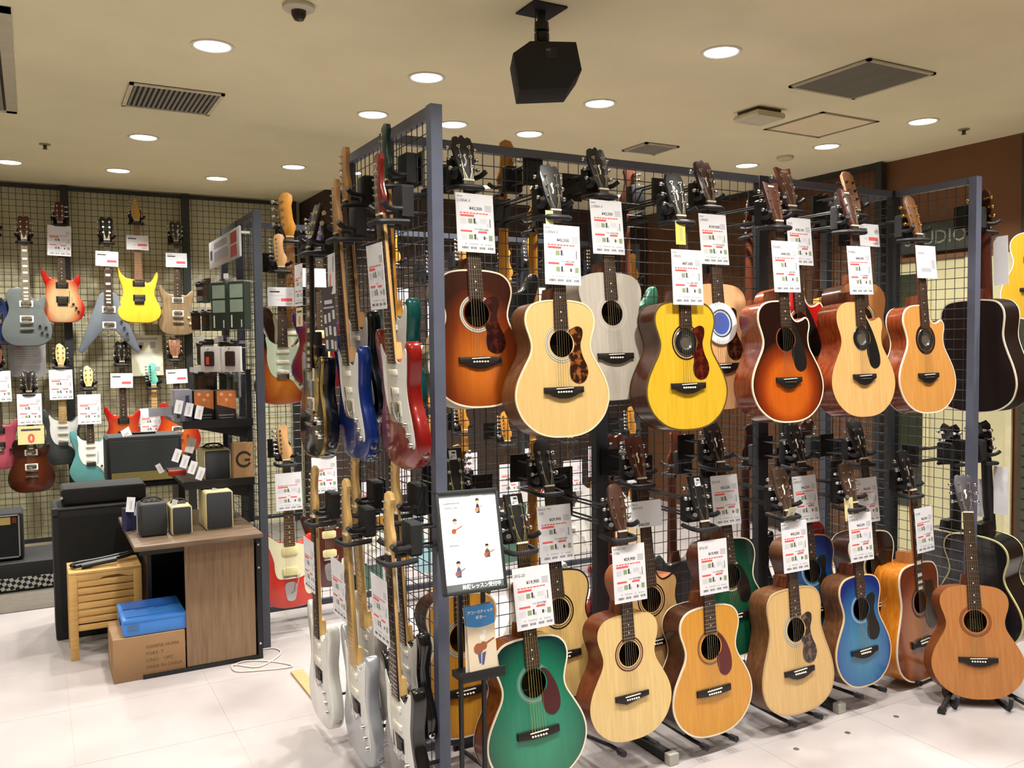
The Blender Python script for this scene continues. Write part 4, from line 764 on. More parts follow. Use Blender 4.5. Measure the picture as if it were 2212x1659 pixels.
# backs of guitars hung on the far side of the long rack
REAR = [((1086, 303), AMBER, FIN[1], 'amber necked guitar with black body', 'bass'), ((1152, 400), AMBER, FIN[1], 'amber necked guitar right of the sunburst', 'strat'), ((1352, 362), MAHOG, FIN[4], 'mahogany necked guitar', 'strat'),
        ((1620, 430), MAHOG, FIN[2], 'dark necked red guitar', 'lp'), ((1765, 420), DKROSE, FIN[7], 'dark necked yellow guitar', 'lp')]
for (px, nm_, fin, s, hd) in REAR:
    yy = 3.42 if 'right' in s else 3.32; tp = ony(px[0], px[1], yy); b = proj(tp - Vector((0, 0, 1.0)))
    hang(E_, s, f'{s} seen from behind through the upper mesh', px, b, ('y', yy), 180, spec=dict(shape='strat' if hd != 'lp' else 'lp', finish=fin, pick=('H', 'H'), neckm=nm_, headm=nm_, head=hd, pg=None), dist=.26, smax=1.25, **Q2)
for k, (x, fin, nm_) in enumerate(((1.55, FIN[7], AMBER), (1.93, FIN[3], AMBER), (2.35, FIN[6], MAHOG), (2.72, plain((90, 90, 92), .3, coat=.4), MAHOG), (3.2, FIN[1], DKROSE), (3.6, FIN[6], DKROSE))):
    tp = Vector((x, 3.32, 1.2)); s = ['honey', 'white', 'cherry', 'grey', 'black', 'ruby'][k] + ' guitar hung low behind the long rack'
    hang(E_, s, s.replace('guitar', 'bodied guitar seen from behind,'), proj(tp), proj(tp - Vector((0, 0, 1.))), ('y', 3.32), 180, spec=dict(shape=('strat', 'jag', 'lp')[k % 3], finish=fin, pick=('H', 'H'), neckm=nm_, headm=nm_, head='strat' if k % 3 != 2 else 'lp'), dist=.26, **Q2)
# ---------------------------------------------------------------- back wall
WY = 7.86
Q3 = dict(tmin=radians(-1), tmax=radians(3), dl=1.0, smin=.8, smax=1.25)
PRSB = burst((206, 172, 126), (196, 120, 80), (168, 22, 14), .16, .15, .235, (.55, .78, .98)); TGRY = plain((98, 104, 104), .25, coat=.5); VSIL = plain((120, 128, 140), .3, .4, coat=.4); RGY = wood((236, 178, 40), (246, 194, 58), .35, .3); BRG = wood((120, 100, 74), (150, 126, 94), .35, .4)
LPB = burst((92, 42, 18), (64, 28, 14), (28, 14, 10), .14, .18, .3, (.3, .7, 1.)); DKG = plain((60, 66, 66), .35, coat=.3); TLB = plain((88, 146, 146), .3, coat=.4); RDO = burst((196, 90, 40), (186, 44, 26), (170, 20, 16), .18, .14, .28, (.4, .8, 1.))
hang(E_, 'smoky grey single cutaway', 'smoky grey single cutaway electric guitar on the back wall', (50, 465), (55, 748), ('y', WY), spec=dict(shape='lp', finish=TGRY, pick=('C', 'C'), head='snake', headm=wood((88, 50, 36), (104, 62, 46), .4), bridge='tail', knobs=4, knobm=BLACK, inl='block', fbm=plain((120, 112, 96), .4), neckm=MAHOG), dist=.14, **Q3)
hang(E_, 'red edged cream double cutaway', 'cream double cutaway electric guitar with bright red edges on back wall', (128, 434), (134, 697), ('y', WY), spec=dict(shape='prs', finish=PRSB, pick=('H', 'H'), head='prs', headm=wood((74, 20, 26), (90, 28, 32), .3), neckm=MAHOG, hw=BLACK, bridge='trem', knobs=3), dist=.14, **Q3)
hang(E_, 'silver V shaped electric', 'silver V shaped electric guitar hanging on the back wall', (229, 468), (235, 762), ('y', WY - .06), spec=dict(shape='v', finish=VSIL, pick=('C', 'C'), head='lp', headm=plain((40, 44, 42), .3), neckm=MAHOG, bridge='tail', inl='block'), dist=.17, **Q3)
hang(E_, 'yellow pointed headstock electric', 'golden yellow electric guitar with pointed headstock on the back wall', (293, 425), (305, 698), ('y', WY), spec=dict(shape='rg', finish=RGY, pick=('H', 'H'), pkm=BLACK, head='arrow', headm=wood((200, 150, 50), (214, 164, 64), .4), neckm=ROSE, fbm=wood((120, 80, 50), (140, 96, 62), .5), hw=BLACK, bridge='hard', inl=False, knobs=0), dist=.14, **Q3)
hang(E_, 'grey brown electric', 'grey brown flamed electric guitar with cream pickup frames by the accessories', (379, 478), (386, 724), ('y', WY), spec=dict(shape='prs', finish=BRG, pick=('C', 'C'), head='lp', headm=BLK, neckm=MAHOG, bridge='tail', knobs=4, knobm=CRMP), dist=.14, **Q3)
hang(E_, 'navy electric at the left edge', 'navy blue electric guitar cut off at the left edge, upper wall row', (-18, 440), (-14, 745), ('y', WY + .055), spec=dict(shape='rg', finish=plain((26, 44, 92), .25, coat=.5), pick=('H', 'H'), head='strat', neckm=MAPLE), dist=.14, **Q3)
hang(E_, 'pink offset electric', 'pink electric guitar cut off at the left edge, lower wall row', (-10, 745), (-6, 1014), ('y', WY), spec=dict(shape='prs', finish=plain((190, 84, 104), .3, coat=.4), pick=('H', 'H'), head='lp', neckm=MAHOG, bridge='hard', knobm=BLACK), dist=.14, **Q3)
hang(E_, 'dark walnut single cutaway', 'dark walnut single cutaway electric guitar low on the back wall', (61, 800), (68, 1064), ('y', WY - .06), spec=dict(shape='lp', finish=LPB, pick=('C', 'C'), head='lp', headm=BLK, neckm=MAHOG, bridge='tail', knobs=0, inl='block'), dist=.17, **Q3)
hang(E_, 'charcoal electric', 'charcoal electric guitar with white pickguard low on the back wall', (130, 742), (138, 1003), ('y', WY + .02), spec=dict(finish=DKG, pg='strat', pgm=WH, head='prs', neckm=MAPLE, headm=wood((216, 176, 110), (228, 190, 124), .4), fbm=MAPLE), dist=.12, **Q3)
hang(E_, 'dusty teal electric', 'dusty teal electric guitar with white pickguard left of the amplifier', (190, 790), (203, 1046), ('y', WY - .03), spec=dict(finish=TLB, pg='strat', pgm=WH, head='prs', headm=wood((216, 176, 110), (228, 190, 124), .4), neckm=MAPLE, fbm=FB), dist=.17, **Q3)
hang(E_, 'orange red electric', 'orange red electric guitar with black pickups above the grey amplifier', (262, 738), (268, 985), ('y', WY), spec=dict(shape='prs', finish=RDO, pick=('H', 'H'), pkm=BLACK, head='lp', headm=BLK, neckm=MAHOG, hw=BLACK, bridge='hard', knobs=0), dist=.14, **Q3)
hang(E_, 'turquoise headed electric', 'turquoise electric guitar whose headstock overlaps the rounded poster', (331, 784), (316, 1030), ('y', WY + .055), spec=dict(finish=plain((60, 170, 166), .3, coat=.4), pg=None, head='strat', headm=plain((110, 200, 180), .35), neckm=MAPLE, fbm=MAPLE), dist=.14, **Q3)
hang(E_, 'orange electric behind the shelf', 'orange electric guitar half hidden by the accessory shelf cards', (377, 728), (398, 980), ('y', WY), spec=dict(shape='semi', finish=burst((206, 96, 30), (190, 70, 24), (150, 30, 18), .15, .17, .28), pick=('C', 'C'), head='lp', headm=wood((110, 60, 30), (130, 76, 40), .4), neckm=MAHOG, bridge='tail'), dist=.14, **Q3)
for sh, px, py, kd in (('smoky grey single cutaway', 40, 545, None), ('red edged cream double cutaway', 128, 520, 'A5'), ('silver V shaped electric', 231, 559, 'A6'), ('yellow pointed headstock electric', 297, 524, 'A6'), ('grey brown electric', 381, 562, 'A6'), ('charcoal electric', 132, 831, 'A5'),
                       ('dark walnut single cutaway', 64, 884, 'A5'), ('dusty teal electric', 193, 884, 'A5'), ('orange red electric', 263, 822, 'A6'), ('orange electric behind the shelf', 382, 813, 'A6'), ('turquoise headed electric', 326, 912, 'A5'), ('pink offset electric', -3, 835, 'A5')):
    if kd: P(sh, px, py, kd, off=.03, tiltz=random.Random(px).uniform(-2, 2), sc=1.14)
P('dark walnut single cutaway', 67, 940, 'mini', off=.035, mat=plain((216, 208, 150), .6), sc=1.9, label='cream card with a red zero on the dark walnut single cutaway')
card('pale grey poster under the smoky grey single cutaway', 'poster', ony(59, 765, 7.97), (0, radians(1), 0), sc=1.25, mat=plain((176, 176, 178), .6), group='posters on the back wall', cat='poster', nm='paper_poster')
card('cream poster with rounded corners right of the silver V shaped guitar', 'poster', ony(318, 768, 7.97), (0, radians(-1), 0), sc=1.18, mat=plain((236, 234, 206), .5), group='posters on the back wall', cat='poster', nm='paper_poster')

# padded rests that steady the lower guitars
for sh in ('teal green acoustic', 'pale acoustic with wooden rosette', 'amber orange acoustic', 'spruce dreadnought', 'bright blue small acoustic', 'amber sided dreadnought'):
    root = GUITARS[sh][0]; b = root.matrix_world @ Vector((0, .05, .0)); t = thing('body_rest', f'black padded floor rest below the {sh}', 'rest', (b.x, b.y, 0), group='black rests under the lower guitars')
    for s_ in (-1, 1): obj('rod', MB().tube([(s_ * .07, R1Y - b.y - .05, .06), (s_ * .07, .0, max(.03, b.z - .022)), (s_ * .075, -.075, max(.03, b.z - .016))], .008, 8), BLACK, t); obj('pad', MB().tube([(s_ * .0742, -.055, max(.03, b.z - .0175)), (s_ * .0755, -.088, max(.03, b.z - .0155))], .0125, 8), RUBBER, t)
    obj('cross_bar', MB().box((-.09, R1Y - b.y - .06, .05), (.09, R1Y - b.y - .045, .07)), BLACK, t)
for sh in ('white electric by the floor', 'silver electric', 'black and white electric'):
    root = GUITARS[sh][0]; b = root.matrix_world @ Vector((0, .03, .1)); t = thing('body_rest', f'black rubber stub behind the {sh}', 'rest', (b.x + .04, b.y, b.z), group='black rests under the lower guitars')
    obj('rod', MB().cyl((-.01, 0, 0), (R1X - b.x - .045, 0, 0), .007, 8), BLACK, t); obj('pad', MB().cyl((-.02, 0, 0), (.01, 0, 0), .016, 10), RUBBER, t)
# feet of the long rack
for k, x in enumerate((2.11, 3.04)):
    t = thing('rack_foot', ['black floor foot of the rack left of the amber orange acoustic', 'black floor foot of the rack by the spruce dreadnought'][k], 'foot', (x, R1Y, 0), group='floor feet of the long rack')
    obj('bar', MB().cbox((-.02, -.46, .004), (.02, .46, .04), .003), BLACK, t)
    for s_ in (-1, 1): obj('end_cap', MB().box((-.022, s_ * .475 - .016, .002), (.022, s_ * .475 + .016, .043)), plain((170, 168, 160), .5), t)
p0, p1 = onz(628, 1455, 0), onz(652, 1560, 0)
tag(obj('wooden_strip', MB().box((p0.x, p1.y, .0), (p0.x + .06, p0.y, .012)), wood((186, 146, 100), (200, 162, 116), .5)), 'tan wooden strip on the floor behind the white electric guitar', 'strip')
# ---------------------------------------------------------------- ceiling fittings
LENS = glow((255, 252, 240), 9.0, 'lamp_lens')
lamp_ring = MB().lathe([(.095, -.001), (.095, -.005), (.084, -.007), (.078, -.004), (.076, -.0012)], 28).mesh('trim_ring', 50)
lens_m = MB().lathe([(.0001, -.0022), (.05, -.0024), (.077, -.0018)], 28).mesh('lens', 50)
DLAB = [(458, 100, 'above left of the dark louvred vent, largest on the left'), (929, 167, 'left of the hanging loudspeaker'), (803, 245, 'just left of the end panel top'), (981, 268, 'just right of the end panel top'), (1141, 290, 'below left of the hanging loudspeaker'),
        (1295, 222, 'below right of the hanging loudspeaker'), (1560, 112, 'left of the grey slatted vent'), (310, 296, 'below the dark louvred vent'), (255, 368, 'nearest the back wall, second from left'), (20, 350, 'cut off at the left edge'), (468, 385, 'nearest the back wall, third from left'),
        (635, 360, 'over the amber bass headstock'), (757, 373, 'behind the end panel electrics'), (960, 392, 'behind the dark sunburst acoustic neck'), (1050, 403, 'behind the amber necked guitar'), (1993, 262, 'right of the access hatch, nearest the brown wall'), (1786, 316, 'below the access hatch'), (1614, 357, 'farthest of the three on the right'), (1345, 422, 'low behind the greyish white acoustic')]
def lampname(x, y):
    px, py = proj(Vector((x, y, CEIL)))
    return px, py
for k, (x, y) in enumerate(LAMPS):
    px, py = lampname(x, y)
    vis = (Vector((x, y, CEIL)) - CAM).dot(FW) > 0 and -40 < px < IW + 40 and -40 < py < IH
    lab = 'round ceiling downlight outside the photograph'
    if vis:
        lab = 'round glowing ceiling downlight ' + min(DLAB, key=lambda q: (q[0] - px) ** 2 + (q[1] - py) ** 2)[2]
    t = thing('downlight', lab, 'downlight', (x, y, CEIL), group='recessed ceiling downlights')
    obj('trim_ring', lamp_ring, plain((225, 220, 205), .5), t); obj('lens', lens_m, LENS, t)
    ld = bpy.data.lights.new('lamp', 'AREA'); ld.shape = 'DISK'; ld.size = .13; ld.energy = LAMP_W * SPOTS.get((x, y), 1.2 if (x, y) in ROWF else .8); ld.color = LAMP_COL; ld.spread = radians(115)
    lo_ = bpy.data.objects.new('lamp', ld); COL.objects.link(lo_); lo_.parent = t; lo_.location = (0, 0, -.012)
def vent(label, x0, x1, y0, y1, slats, along, slatm, backm, framem, fw=.02):
    t = thing('ceiling_vent', label, 'vent', ((x0 + x1) / 2, (y0 + y1) / 2, CEIL), group='ceiling vents'); w_, h_ = (x1 - x0) / 2, (y1 - y0) / 2
    obj('backing', MB().box((-w_, -h_, -.004), (w_, h_, -.001)), backm, t)
    fr = MB()
    for a in ((-w_, -h_, w_, -h_ + fw), (-w_, h_ - fw, w_, h_), (-w_, -h_, -w_ + fw, h_), (w_ - fw, -h_, w_, h_)): fr.box((a[0], a[1], -.012), (a[2], a[3], -.003))
    obj('frame', fr, framem, t)
    n = slats; sm = MB()
    L_ = (h_ if along == 'y' else w_) - fw; Wd = (w_ if along == 'y' else h_) - fw
    sl = MB().add([(-Wd / n * .45, -L_, -.006), (Wd / n * .35, -L_, -.013), (Wd / n * .35, L_, -.013), (-Wd / n * .45, L_, -.006), (-Wd / n * .45, -L_, -.0045), (Wd / n * .35, -L_, -.0115), (Wd / n * .35, L_, -.0115), (-Wd / n * .45, L_, -.0045)], [(0, 3, 2, 1), (4, 5, 6, 7), (0, 1, 5, 4), (1, 2, 6, 5), (2, 3, 7, 6), (3, 0, 4, 7)]).mesh('slat', 0)
    for k in range(n):
        o = -Wd + (k + .5) * 2 * Wd / n
        obj('slat', sl, slatm, t, (o, 0, 0) if along == 'y' else (0, o, 0), (0, 0, 0 if along == 'y' else pi / 2))
CEILM = plain((214, 204, 176), .6)
vent('square dark louvred ceiling vent at the upper left', .47, .93, 4.77, 5.23, 17, 'y', plain((150, 146, 132), .5), plain((14, 14, 14), .8), CEILM)
vent('grey fine slatted ceiling vent at the upper right', 3.49, 3.98, 2.82, 3.32, 22, 'x', plain((132, 130, 118), .5), plain((90, 88, 78), .8), plain((190, 182, 156), .5))
vent('small grey ceiling vent beyond the long rack', 3.6, 3.88, 4.66, 4.93, 12, 'x', plain((140, 136, 122), .5), plain((96, 94, 82), .8), plain((190, 182, 156), .5))
vent('ceiling vent cut off at the top right corner', 3.72, 4.2, 1.75, 2.2, 12, 'x', plain((120, 116, 100), .5), plain((50, 48, 42), .8), plain((190, 182, 156), .5))
vent('long ceiling vent cut off at the left edge', -.62, -.03, 3.95, 5.66, 12, 'y', plain((150, 146, 126), .5), plain((60, 58, 50), .8), plain((190, 182, 156), .5), .05)
ah = thing('access_hatch', 'square access hatch with thin grey frame in the ceiling', 'hatch', (4.3, 3.83, CEIL))
fr = MB(); 
for a in ((-.245, -.235, .245, -.21), (-.245, .21, .245, .235), (-.245, -.235, -.22, .235), (.22, -.235, .245, .235)): fr.box((a[0], a[1], -.004), (a[2], a[3], -.0005))
obj('frame', fr, plain((150, 140, 112), .5), ah); obj('panel', MB().box((-.218, -.208, -.003), (.218, .208, -.0008)), plain((236, 220, 182), .8, var=.03, scale=3.), ah)
ms = thing('wireless_unit', 'small white boxy unit fixed to the ceiling beside the hatch', 'sensor', (3.72, 3.76, CEIL))
obj('housing', MB().cbox((-.11, -.1, -.055), (.11, .1, -.02), .012), plain((214, 206, 180), .5), ms); obj('bracket', MB().box((-.09, -.08, -.02), (.09, .08, -.001)), plain((70, 66, 56), .6), ms)
for px, py, nm, lab in ((645, 12, 'dome_camera', 'small dome camera on the ceiling near the top edge'), (97, 311, 'sprinkler', 'tiny sprinkler head on the ceiling at the left'), (2082, 279, 'sprinkler', 'tiny dark sprinkler head near the brown wall'), (1696, 338, 'smoke_detector', 'flat round smoke detector between the two right downlights')):
    p = onz(px, py, CEIL); t = thing(nm, lab, nm.replace('_', ' '), p)
    if nm == 'dome_camera': obj('base', MB().lathe([(.062, -.001), (.062, -.014), (.05, -.022), (.0001, -.022)], 24), plain((206, 198, 176), .5), t); obj('dome', MB().lathe([(.03, -.02), (.028, -.04), (.018, -.056), (.0001, -.062)], 20), plain((60, 52, 44), .15), t)
    elif nm == 'sprinkler': obj('plate', MB().lathe([(.035, -.001), (.033, -.006), (.0001, -.007)], 16), plain((150, 140, 120), .5), t); obj('nozzle', MB().lathe([(.012, -.006), (.01, -.03), (.018, -.032), (.0001, -.036)], 12), plain((80, 66, 50), .4, .6), t)
    else: obj('base', MB().lathe([(.06, -.001), (.058, -.018), (.045, -.026), (.0001, -.026)], 24), plain((206, 196, 166), .5), t)
# hanging loudspeaker
sp = thing('ceiling_speaker', 'black angular loudspeaker hanging from the ceiling on a swivel bracket', 'speaker', (1.817, 3.022, CEIL))
obj('ceiling_plate', MB().box((-.075, -.075, -.008), (.075, .075, -.001)), MATTE, sp)
obj('swivel', MB().cyl((0, 0, -.005), (0, 0, -.06), .017, 12).lathe([(.001, -.045), (.028, -.052), (.03, -.085), (.018, -.09)], 14).lathe([(.02, -.088), (.03, -.096), (.03, -.125), (.02, -.14)], 14).cyl((0, 0, -.13), (0, 0, -.17), .02, 12), BLACK, sp)
obj('cable', MB().tube(crom([(-.03, -.01, -.006), (-.036, -.012, -.06), (-.03, -.014, -.12), (-.028, -.012, -.165)], 4, False), .0022, 6), BLACK, sp)
cabp = [(-.125, -.045), (-.055, .0), (.125, -.01), (.14, -.12), (.085, -.19), (-.11, -.19)]
sc_ = obj('cabinet', MB().prism([(x, z) for x, z in cabp], -.085, .085, .006), plain((34, 34, 34), .8), sp, (.0, -.0, -.155), (radians(-4), radians(-3), radians(-24)))
obj('rear_panel', MB().box((.0, -.0875, -.075), (.045, -.084, -.03)), plain((20, 20, 20), .4), sc_); obj('terminal', MB().box((.004, -.0895, -.045), (.022, -.087, -.036)), plain((96, 96, 96), .4), sc_)

# ---------------------------------------------------------------- lesson sign and leaflets in front of the end post
DF = plain((52, 56, 58), .4)
tl, tr, bl, br_ = ony(937, 1072, 2.47), ony(1070, 1060, 2.47), ony(962, 1281, 2.40), ony(1096, 1263, 2.40)
ctr = (tl + tr + bl + br_) / 4
sn = thing('lesson_sign', 'glowing white lesson sign in a dark frame on a thin stand', 'sign', ctr, (math.atan2(-.07, (tl - bl).z), radians(2), radians(3)))
W2, H2 = .112, .16
fr = MB()
for a in ((-W2, -H2, W2, -H2 + .012), (-W2, H2 - .012, W2, H2), (-W2, -H2, -W2 + .01, H2), (W2 - .01, -H2, W2, H2)): fr.cbox((a[0], -.008, a[1]), (a[2], .012, a[3]), .003)
obj('frame', fr, DF, sn)
obj('lit_panel', MB().box((-W2 + .009, -.003, -H2 + .011), (W2 - .009, .01, H2 - .011)), glow((252, 252, 255), 1.15, 'lit_panel'), sn)
obj('title_strip', MB().quad(-W2 + .01, W2 - .01, -H2 + .0115, -H2 + .032, -.0036), plain((110, 116, 116), .6), sn)
write('体験レッスン受付中', .0155, glow((255, 255, 255), .9), sn, (-.048, -.0045, -H2 + .0155), bold=.0003)
obj('title_strip', MB().quad(-W2 + .01, W2 - .01, H2 - .022, H2 - .012, -.0036), plain((120, 124, 124), .6), sn)
def photo(x, z, w_, h_, bg, shirt, hair, gtr, lab):
    o = obj('photo_print', MB().quad(x, x + w_, z, z + h_, -.0036), glow(bg, .55), sn)
    cx = x + w_ * .48
    obj('figure_print', MB().add([(cx + .4 * w_ * .5 * cos(a) * .75, -.0040, z + h_ * .25 + h_ * .3 * sin(a)) for a in [pi * k / 10 for k in range(11)]], [tuple(range(11))]).quad(cx - w_ * .14, cx + w_ * .14, z + .002, z + h_ * .3, -.0040), glow(shirt, .5), o)
    obj('face_print', MB().lathe([(.0001, 0), (h_ * .12, 0)], 14, (cx, -.0042, z + h_ * .68), 'y'), glow((222, 176, 150), .55), o)
    obj('hair_print', MB().add([(cx + h_ * .125 * cos(a), -.0044, z + h_ * .72 + h_ * .13 * sin(a)) for a in [pi * k / 10 for k in range(11)]], [tuple(range(11))]), glow(hair, .5), o)
    obj('guitar_print', MB().lathe([(.0001, 0), (h_ * .13, 0)], 14, (cx - w_ * .1, -.0046, z + h_ * .22), 'y').add([(cx - w_ * .1, -.0046, z + h_ * .2), (cx + w_ * .42, -.0046, z + h_ * .44), (cx + w_ * .42, -.0046, z + h_ * .48), (cx - w_ * .1, -.0046, z + h_ * .26)], [(0, 1, 2, 3)]), glow(gtr, .5), o)
photo(.012, .082, .044, .058, (250, 244, 238), (52, 48, 46), (70, 52, 40), (190, 140, 110), 'a'); photo(-.082, .02, .06, .062, (240, 226, 214), (236, 232, 230), (80, 66, 56), (176, 88, 50), 'b')
photo(.022, -.058, .064, .052, (236, 222, 204), (74, 82, 84), (36, 32, 32), (180, 92, 60), 'c'); photo(-.08, -.11, .054, .062, (206, 210, 222), (74, 90, 120), (52, 52, 56), (150, 96, 86), 'd')
obj('text_lines', MB().quad(-.09, -.03, .118, .121, -.0036).quad(-.085, -.06, .104, .107, -.0036).quad(-.055, -.04, .104, .107, -.0036).quad(-.08, -.045, -.012, -.009, -.0036), plain((150, 150, 150), .6), sn)
pl_, pr_ = ony(1003, 1455, 2.46), ony(1053, 1455, 2.46)
std = thing('display_stand', 'thin black two pole stand carrying the lesson sign and leaflets', 'stand', ((pl_.x + pr_.x) / 2, 2.46, 0))
hx = (pr_.x - pl_.x) / 2
for s in (-1, 1): obj('pole', MB().box((s * hx - .006, .02, .01), (s * hx + .006, .032, .99)), BLACK, std)
zsh = onz(1030, 1452, 0).z; zs_ = ony(1030, 1452, 2.42).z
obj('ledge', MB().box((-.075, -.06, zs_ - .02), (.075, .02, zs_)).box((-.075, -.062, zs_), (.075, -.056, zs_ + .012)), BLACK, std)
obj('base_plate', MB().cbox((-.13, -.10, 0), (.13, .12, .012), .005), BLACK, std)
obj('sign_mount', MB().box((-.06, .0, .86), (.06, .02, 1.1)), BLACK, std)
LBL = plain((70, 140, 206), .4, var=.03); SAND = plain((218, 202, 178), .5, var=.03)
for k in range(3):
    lf = thing('leaflet', ['front leaflet titled acoustic guitar in Japanese on the thin black stand', 'second blue topped leaflet peeking out left behind the front leaflet', 'rearmost blue topped leaflet peeking out right above the front leaflet'][k], 'leaflet', (std.location.x + (.0, -.012, .01)[k], 2.402 + .006 * k, zs_ + .002), (radians(-9), radians((1, 4, -3)[k]), radians(2)), 'blue and sand guitar leaflets')
    obj('sheet', MB().box((-.05, -.0006, 0), (.05, .0006, .207)), SAND, lf)
    b_ = MB(); b_.add([(-.05, -.0009, .207), (-.05, -.0009, .148)] + [(-.05 + .1 * q / 8, -.0009, .148 - .008 * sin(pi * q / 8)) for q in range(1, 8)] + [(.05, -.0009, .148), (.05, -.0009, .207)], [tuple(range(11))]); obj('blue_header', b_, LBL, lf)
    if k == 0:
        write('アコースティック', .0116, WHITE, lf, (-.046, -.0014, .184), bold=.0004); write('ギター', .0128, WHITE, lf, (-.018, -.0014, .166), bold=.0004)
        obj('guitar_drawing', MB().lathe([(.0001, 0), (.017, 0)], 18, (-.014, -.0010, .075), 'y').lathe([(.0001, 0), (.013, 0)], 18, (.004, -.00105, .082), 'y').add([(.0, -.0011, .079), (.044, -.0011, .098), (.044, -.0011, .103), (0, -.0011, .086)], [(0, 1, 2, 3)]), plain((150, 88, 60), .6), lf)
        obj('trousers_drawing', MB().add([(-.018, -.0012, .06), (-.006, -.0012, .06), (-.008, -.0012, .03), (-.014, -.0012, .03)], [(0, 1, 2, 3)]).add([(-.002, -.0012, .06), (.012, -.0012, .064), (.002, -.0012, .026), (-.006, -.0012, .024)], [(0, 1, 2, 3)]), plain((76, 84, 130), .6), lf)
        obj('shirt_drawing', MB().lathe([(.0001, 0), (.011, 0)], 14, (.002, -.00095, .108), 'y').lathe([(.0001, 0), (.007, 0)], 14, (.01, -.00095, .124), 'y'), plain((226, 226, 214), .6), lf)
# floor dots
for k, (px, py) in enumerate(((1720, 1618), (1831, 1583), (1936, 1548))):
    p = onz(px, py, 0); tag(obj('floor_dot', MB().lathe([(.012, .0002), (.011, .0016), (.0001, .0018)], 16), plain((84, 78, 78), .5), loc=p), ['dark round dot on the floor nearest the camera', 'middle of the three dark round dots on the floor', 'dark round dot on the floor nearest the tripod stand'][k], 'floor dot', 'dark dots in the floor')
# ---------------------------------------------------------------- desk corner
DW = wood((122, 96, 72), (146, 118, 90), .5, 0, 6., (12, 12, .8)); DTOP = wood((96, 78, 62), (124, 104, 84), .45, 0, 6., (1, 12, 12))
ZT = .668
dk = thing('desk', 'grey brown desk with black frame and sliding wood panel', 'desk', (.72, 4.9, 0))
def D(*a): return (a[0] - .72, a[1] - 4.9, a[2])
obj('desk_top', MB().cbox(D(.40, 4.49, ZT - .024), D(1.01, 5.36, ZT), .003), DTOP, dk)
obj('wood_panel', MB().box(D(.636, 4.553, .022), D(.975, 4.571, ZT - .03)), DW, dk)
obj('side_panel', MB().box(D(.985, 4.545, .0), D(1.008, 5.33, ZT - .026)), BLACK, dk); obj('side_panel', MB().box(D(.50, 4.92, .0), D(.52, 5.33, ZT - .026)), BLACK, dk)
obj('back_panel', MB().box(D(.52, 5.31, .02), D(.985, 5.33, ZT - .026)), BLACK, dk); obj('bottom_rail', MB().box(D(.43, 4.545, .0), D(.985, 4.60, .02)), BLACK, dk); obj('top_rail', MB().box(D(.43, 4.56, ZT - .06), D(.985, 4.58, ZT - .026)), BLACK, dk)
for z in (.60, .48, .08): obj('bolt', cached('bolt', lambda: MB().lathe([(.007, 0), (.005, -.003), (.0001, -.004)], 10, axis='y').mesh('bolt', 40)), CHROME, dk, D(.996, 4.545, z))
# cardboard box with stencilled lines and the blue crate
CB = plain((156, 122, 86), .8, var=.08, scale=6.)
bx_ = thing('cardboard_box', 'brown cardboard box with stencilled shipping lines under the crate', 'box', (.47, 4.72, 0))
obj('carton', MB().cbox((-.172, -.168, 0), (.158, .152, .215), .003), CB, bx_); obj('tape', MB().box((-.174, -.03, .05), (-.1715, .03, .217)), plain((176, 142, 100), .35), bx_)
for k, s in enumerate(('OSHIMA HUMA', 'PORT: T', 'C/NO.   UPC', 'MADE IN CHINA')): write(s, .0225, plain((112, 82, 50), .8), bx_, (-.025, -.1695, .15 - k * .034), name='lettering')
CRB = plain((66, 136, 224), .4, var=.04); CRD = plain((46, 104, 190), .4)
cr_ = thing('folding_crate', 'bright blue folded plastic crate lying on the cardboard box', 'crate', (.497, 4.73, .217), (0, 0, radians(0)))
obj('tray', MB().cbox((-.15, -.17, 0), (.14, .16, .078), .006), CRB, cr_)
obj('lid', MB().cbox((-.152, -.172, .066), (.142, .162, .082), .003), CRB, cr_)
obj('folded_wall', MB().box((-.135, -.13, .082), (.13, .0, .086)), CRB, cr_); obj('folded_wall', MB().box((-.135, .012, .082), (.13, .15, .0875)), CRD, cr_)
for x in (-.05, .04): obj('latch_recess', MB().prism(crom([(x - .03, .0), (x + .03, .0), (x + .02, .012), (x - .02, .012)], 3), -.001, .001), CRD, cr_, (0, -.02, .0865), (-pi / 2, 0, 0))
obj('grip_hole', MB().box((-.1535, -.06, .03), (-.149, .03, .048)), plain((24, 50, 110), .6), cr_); obj('label_recess', MB().box((-.13, -.1735, .03), (-.08, -.169, .058)), plain((74, 116, 170), .6), cr_)
# slatted stool with a cable coil on it
BEE = wood((206, 160, 92), (222, 180, 112), .5, 0, 7., (.8, 9, 9))
so = thing('slatted_stool', 'pale slatted wooden stool standing left of the desk', 'stool', (.315, 5.13, 0))
for x in (-.165, .145):
    for y in (-.11, .12): obj('leg', MB().cbox((x - .02, y - .016, 0), (x + .02, y + .016, .448), .003), BEE, so)
for k in range(7): obj('slat', MB().cbox((-.145, -.122, .15 + k * .0385), (.125, -.108, .18 + k * .0385), .002), BEE, so)
for k in range(7): obj('slat', MB().cbox((-.145, .112, .15 + k * .0385), (.125, .126, .18 + k * .0385), .002), BEE, so)
obj('apron', MB().prism([(-.145, .412), (-.04, .412), (-.02, .424), (.05, .428), (.1, .412), (.125, .412), (.125, .448), (-.145, .448)], -.124, -.104, .001), BEE, so)
for k in range(6): obj('top_slat', MB().cbox((-.185, -.126 + k * .044, .448), (.165, -.088 + k * .044, .462), .002), BEE, so)
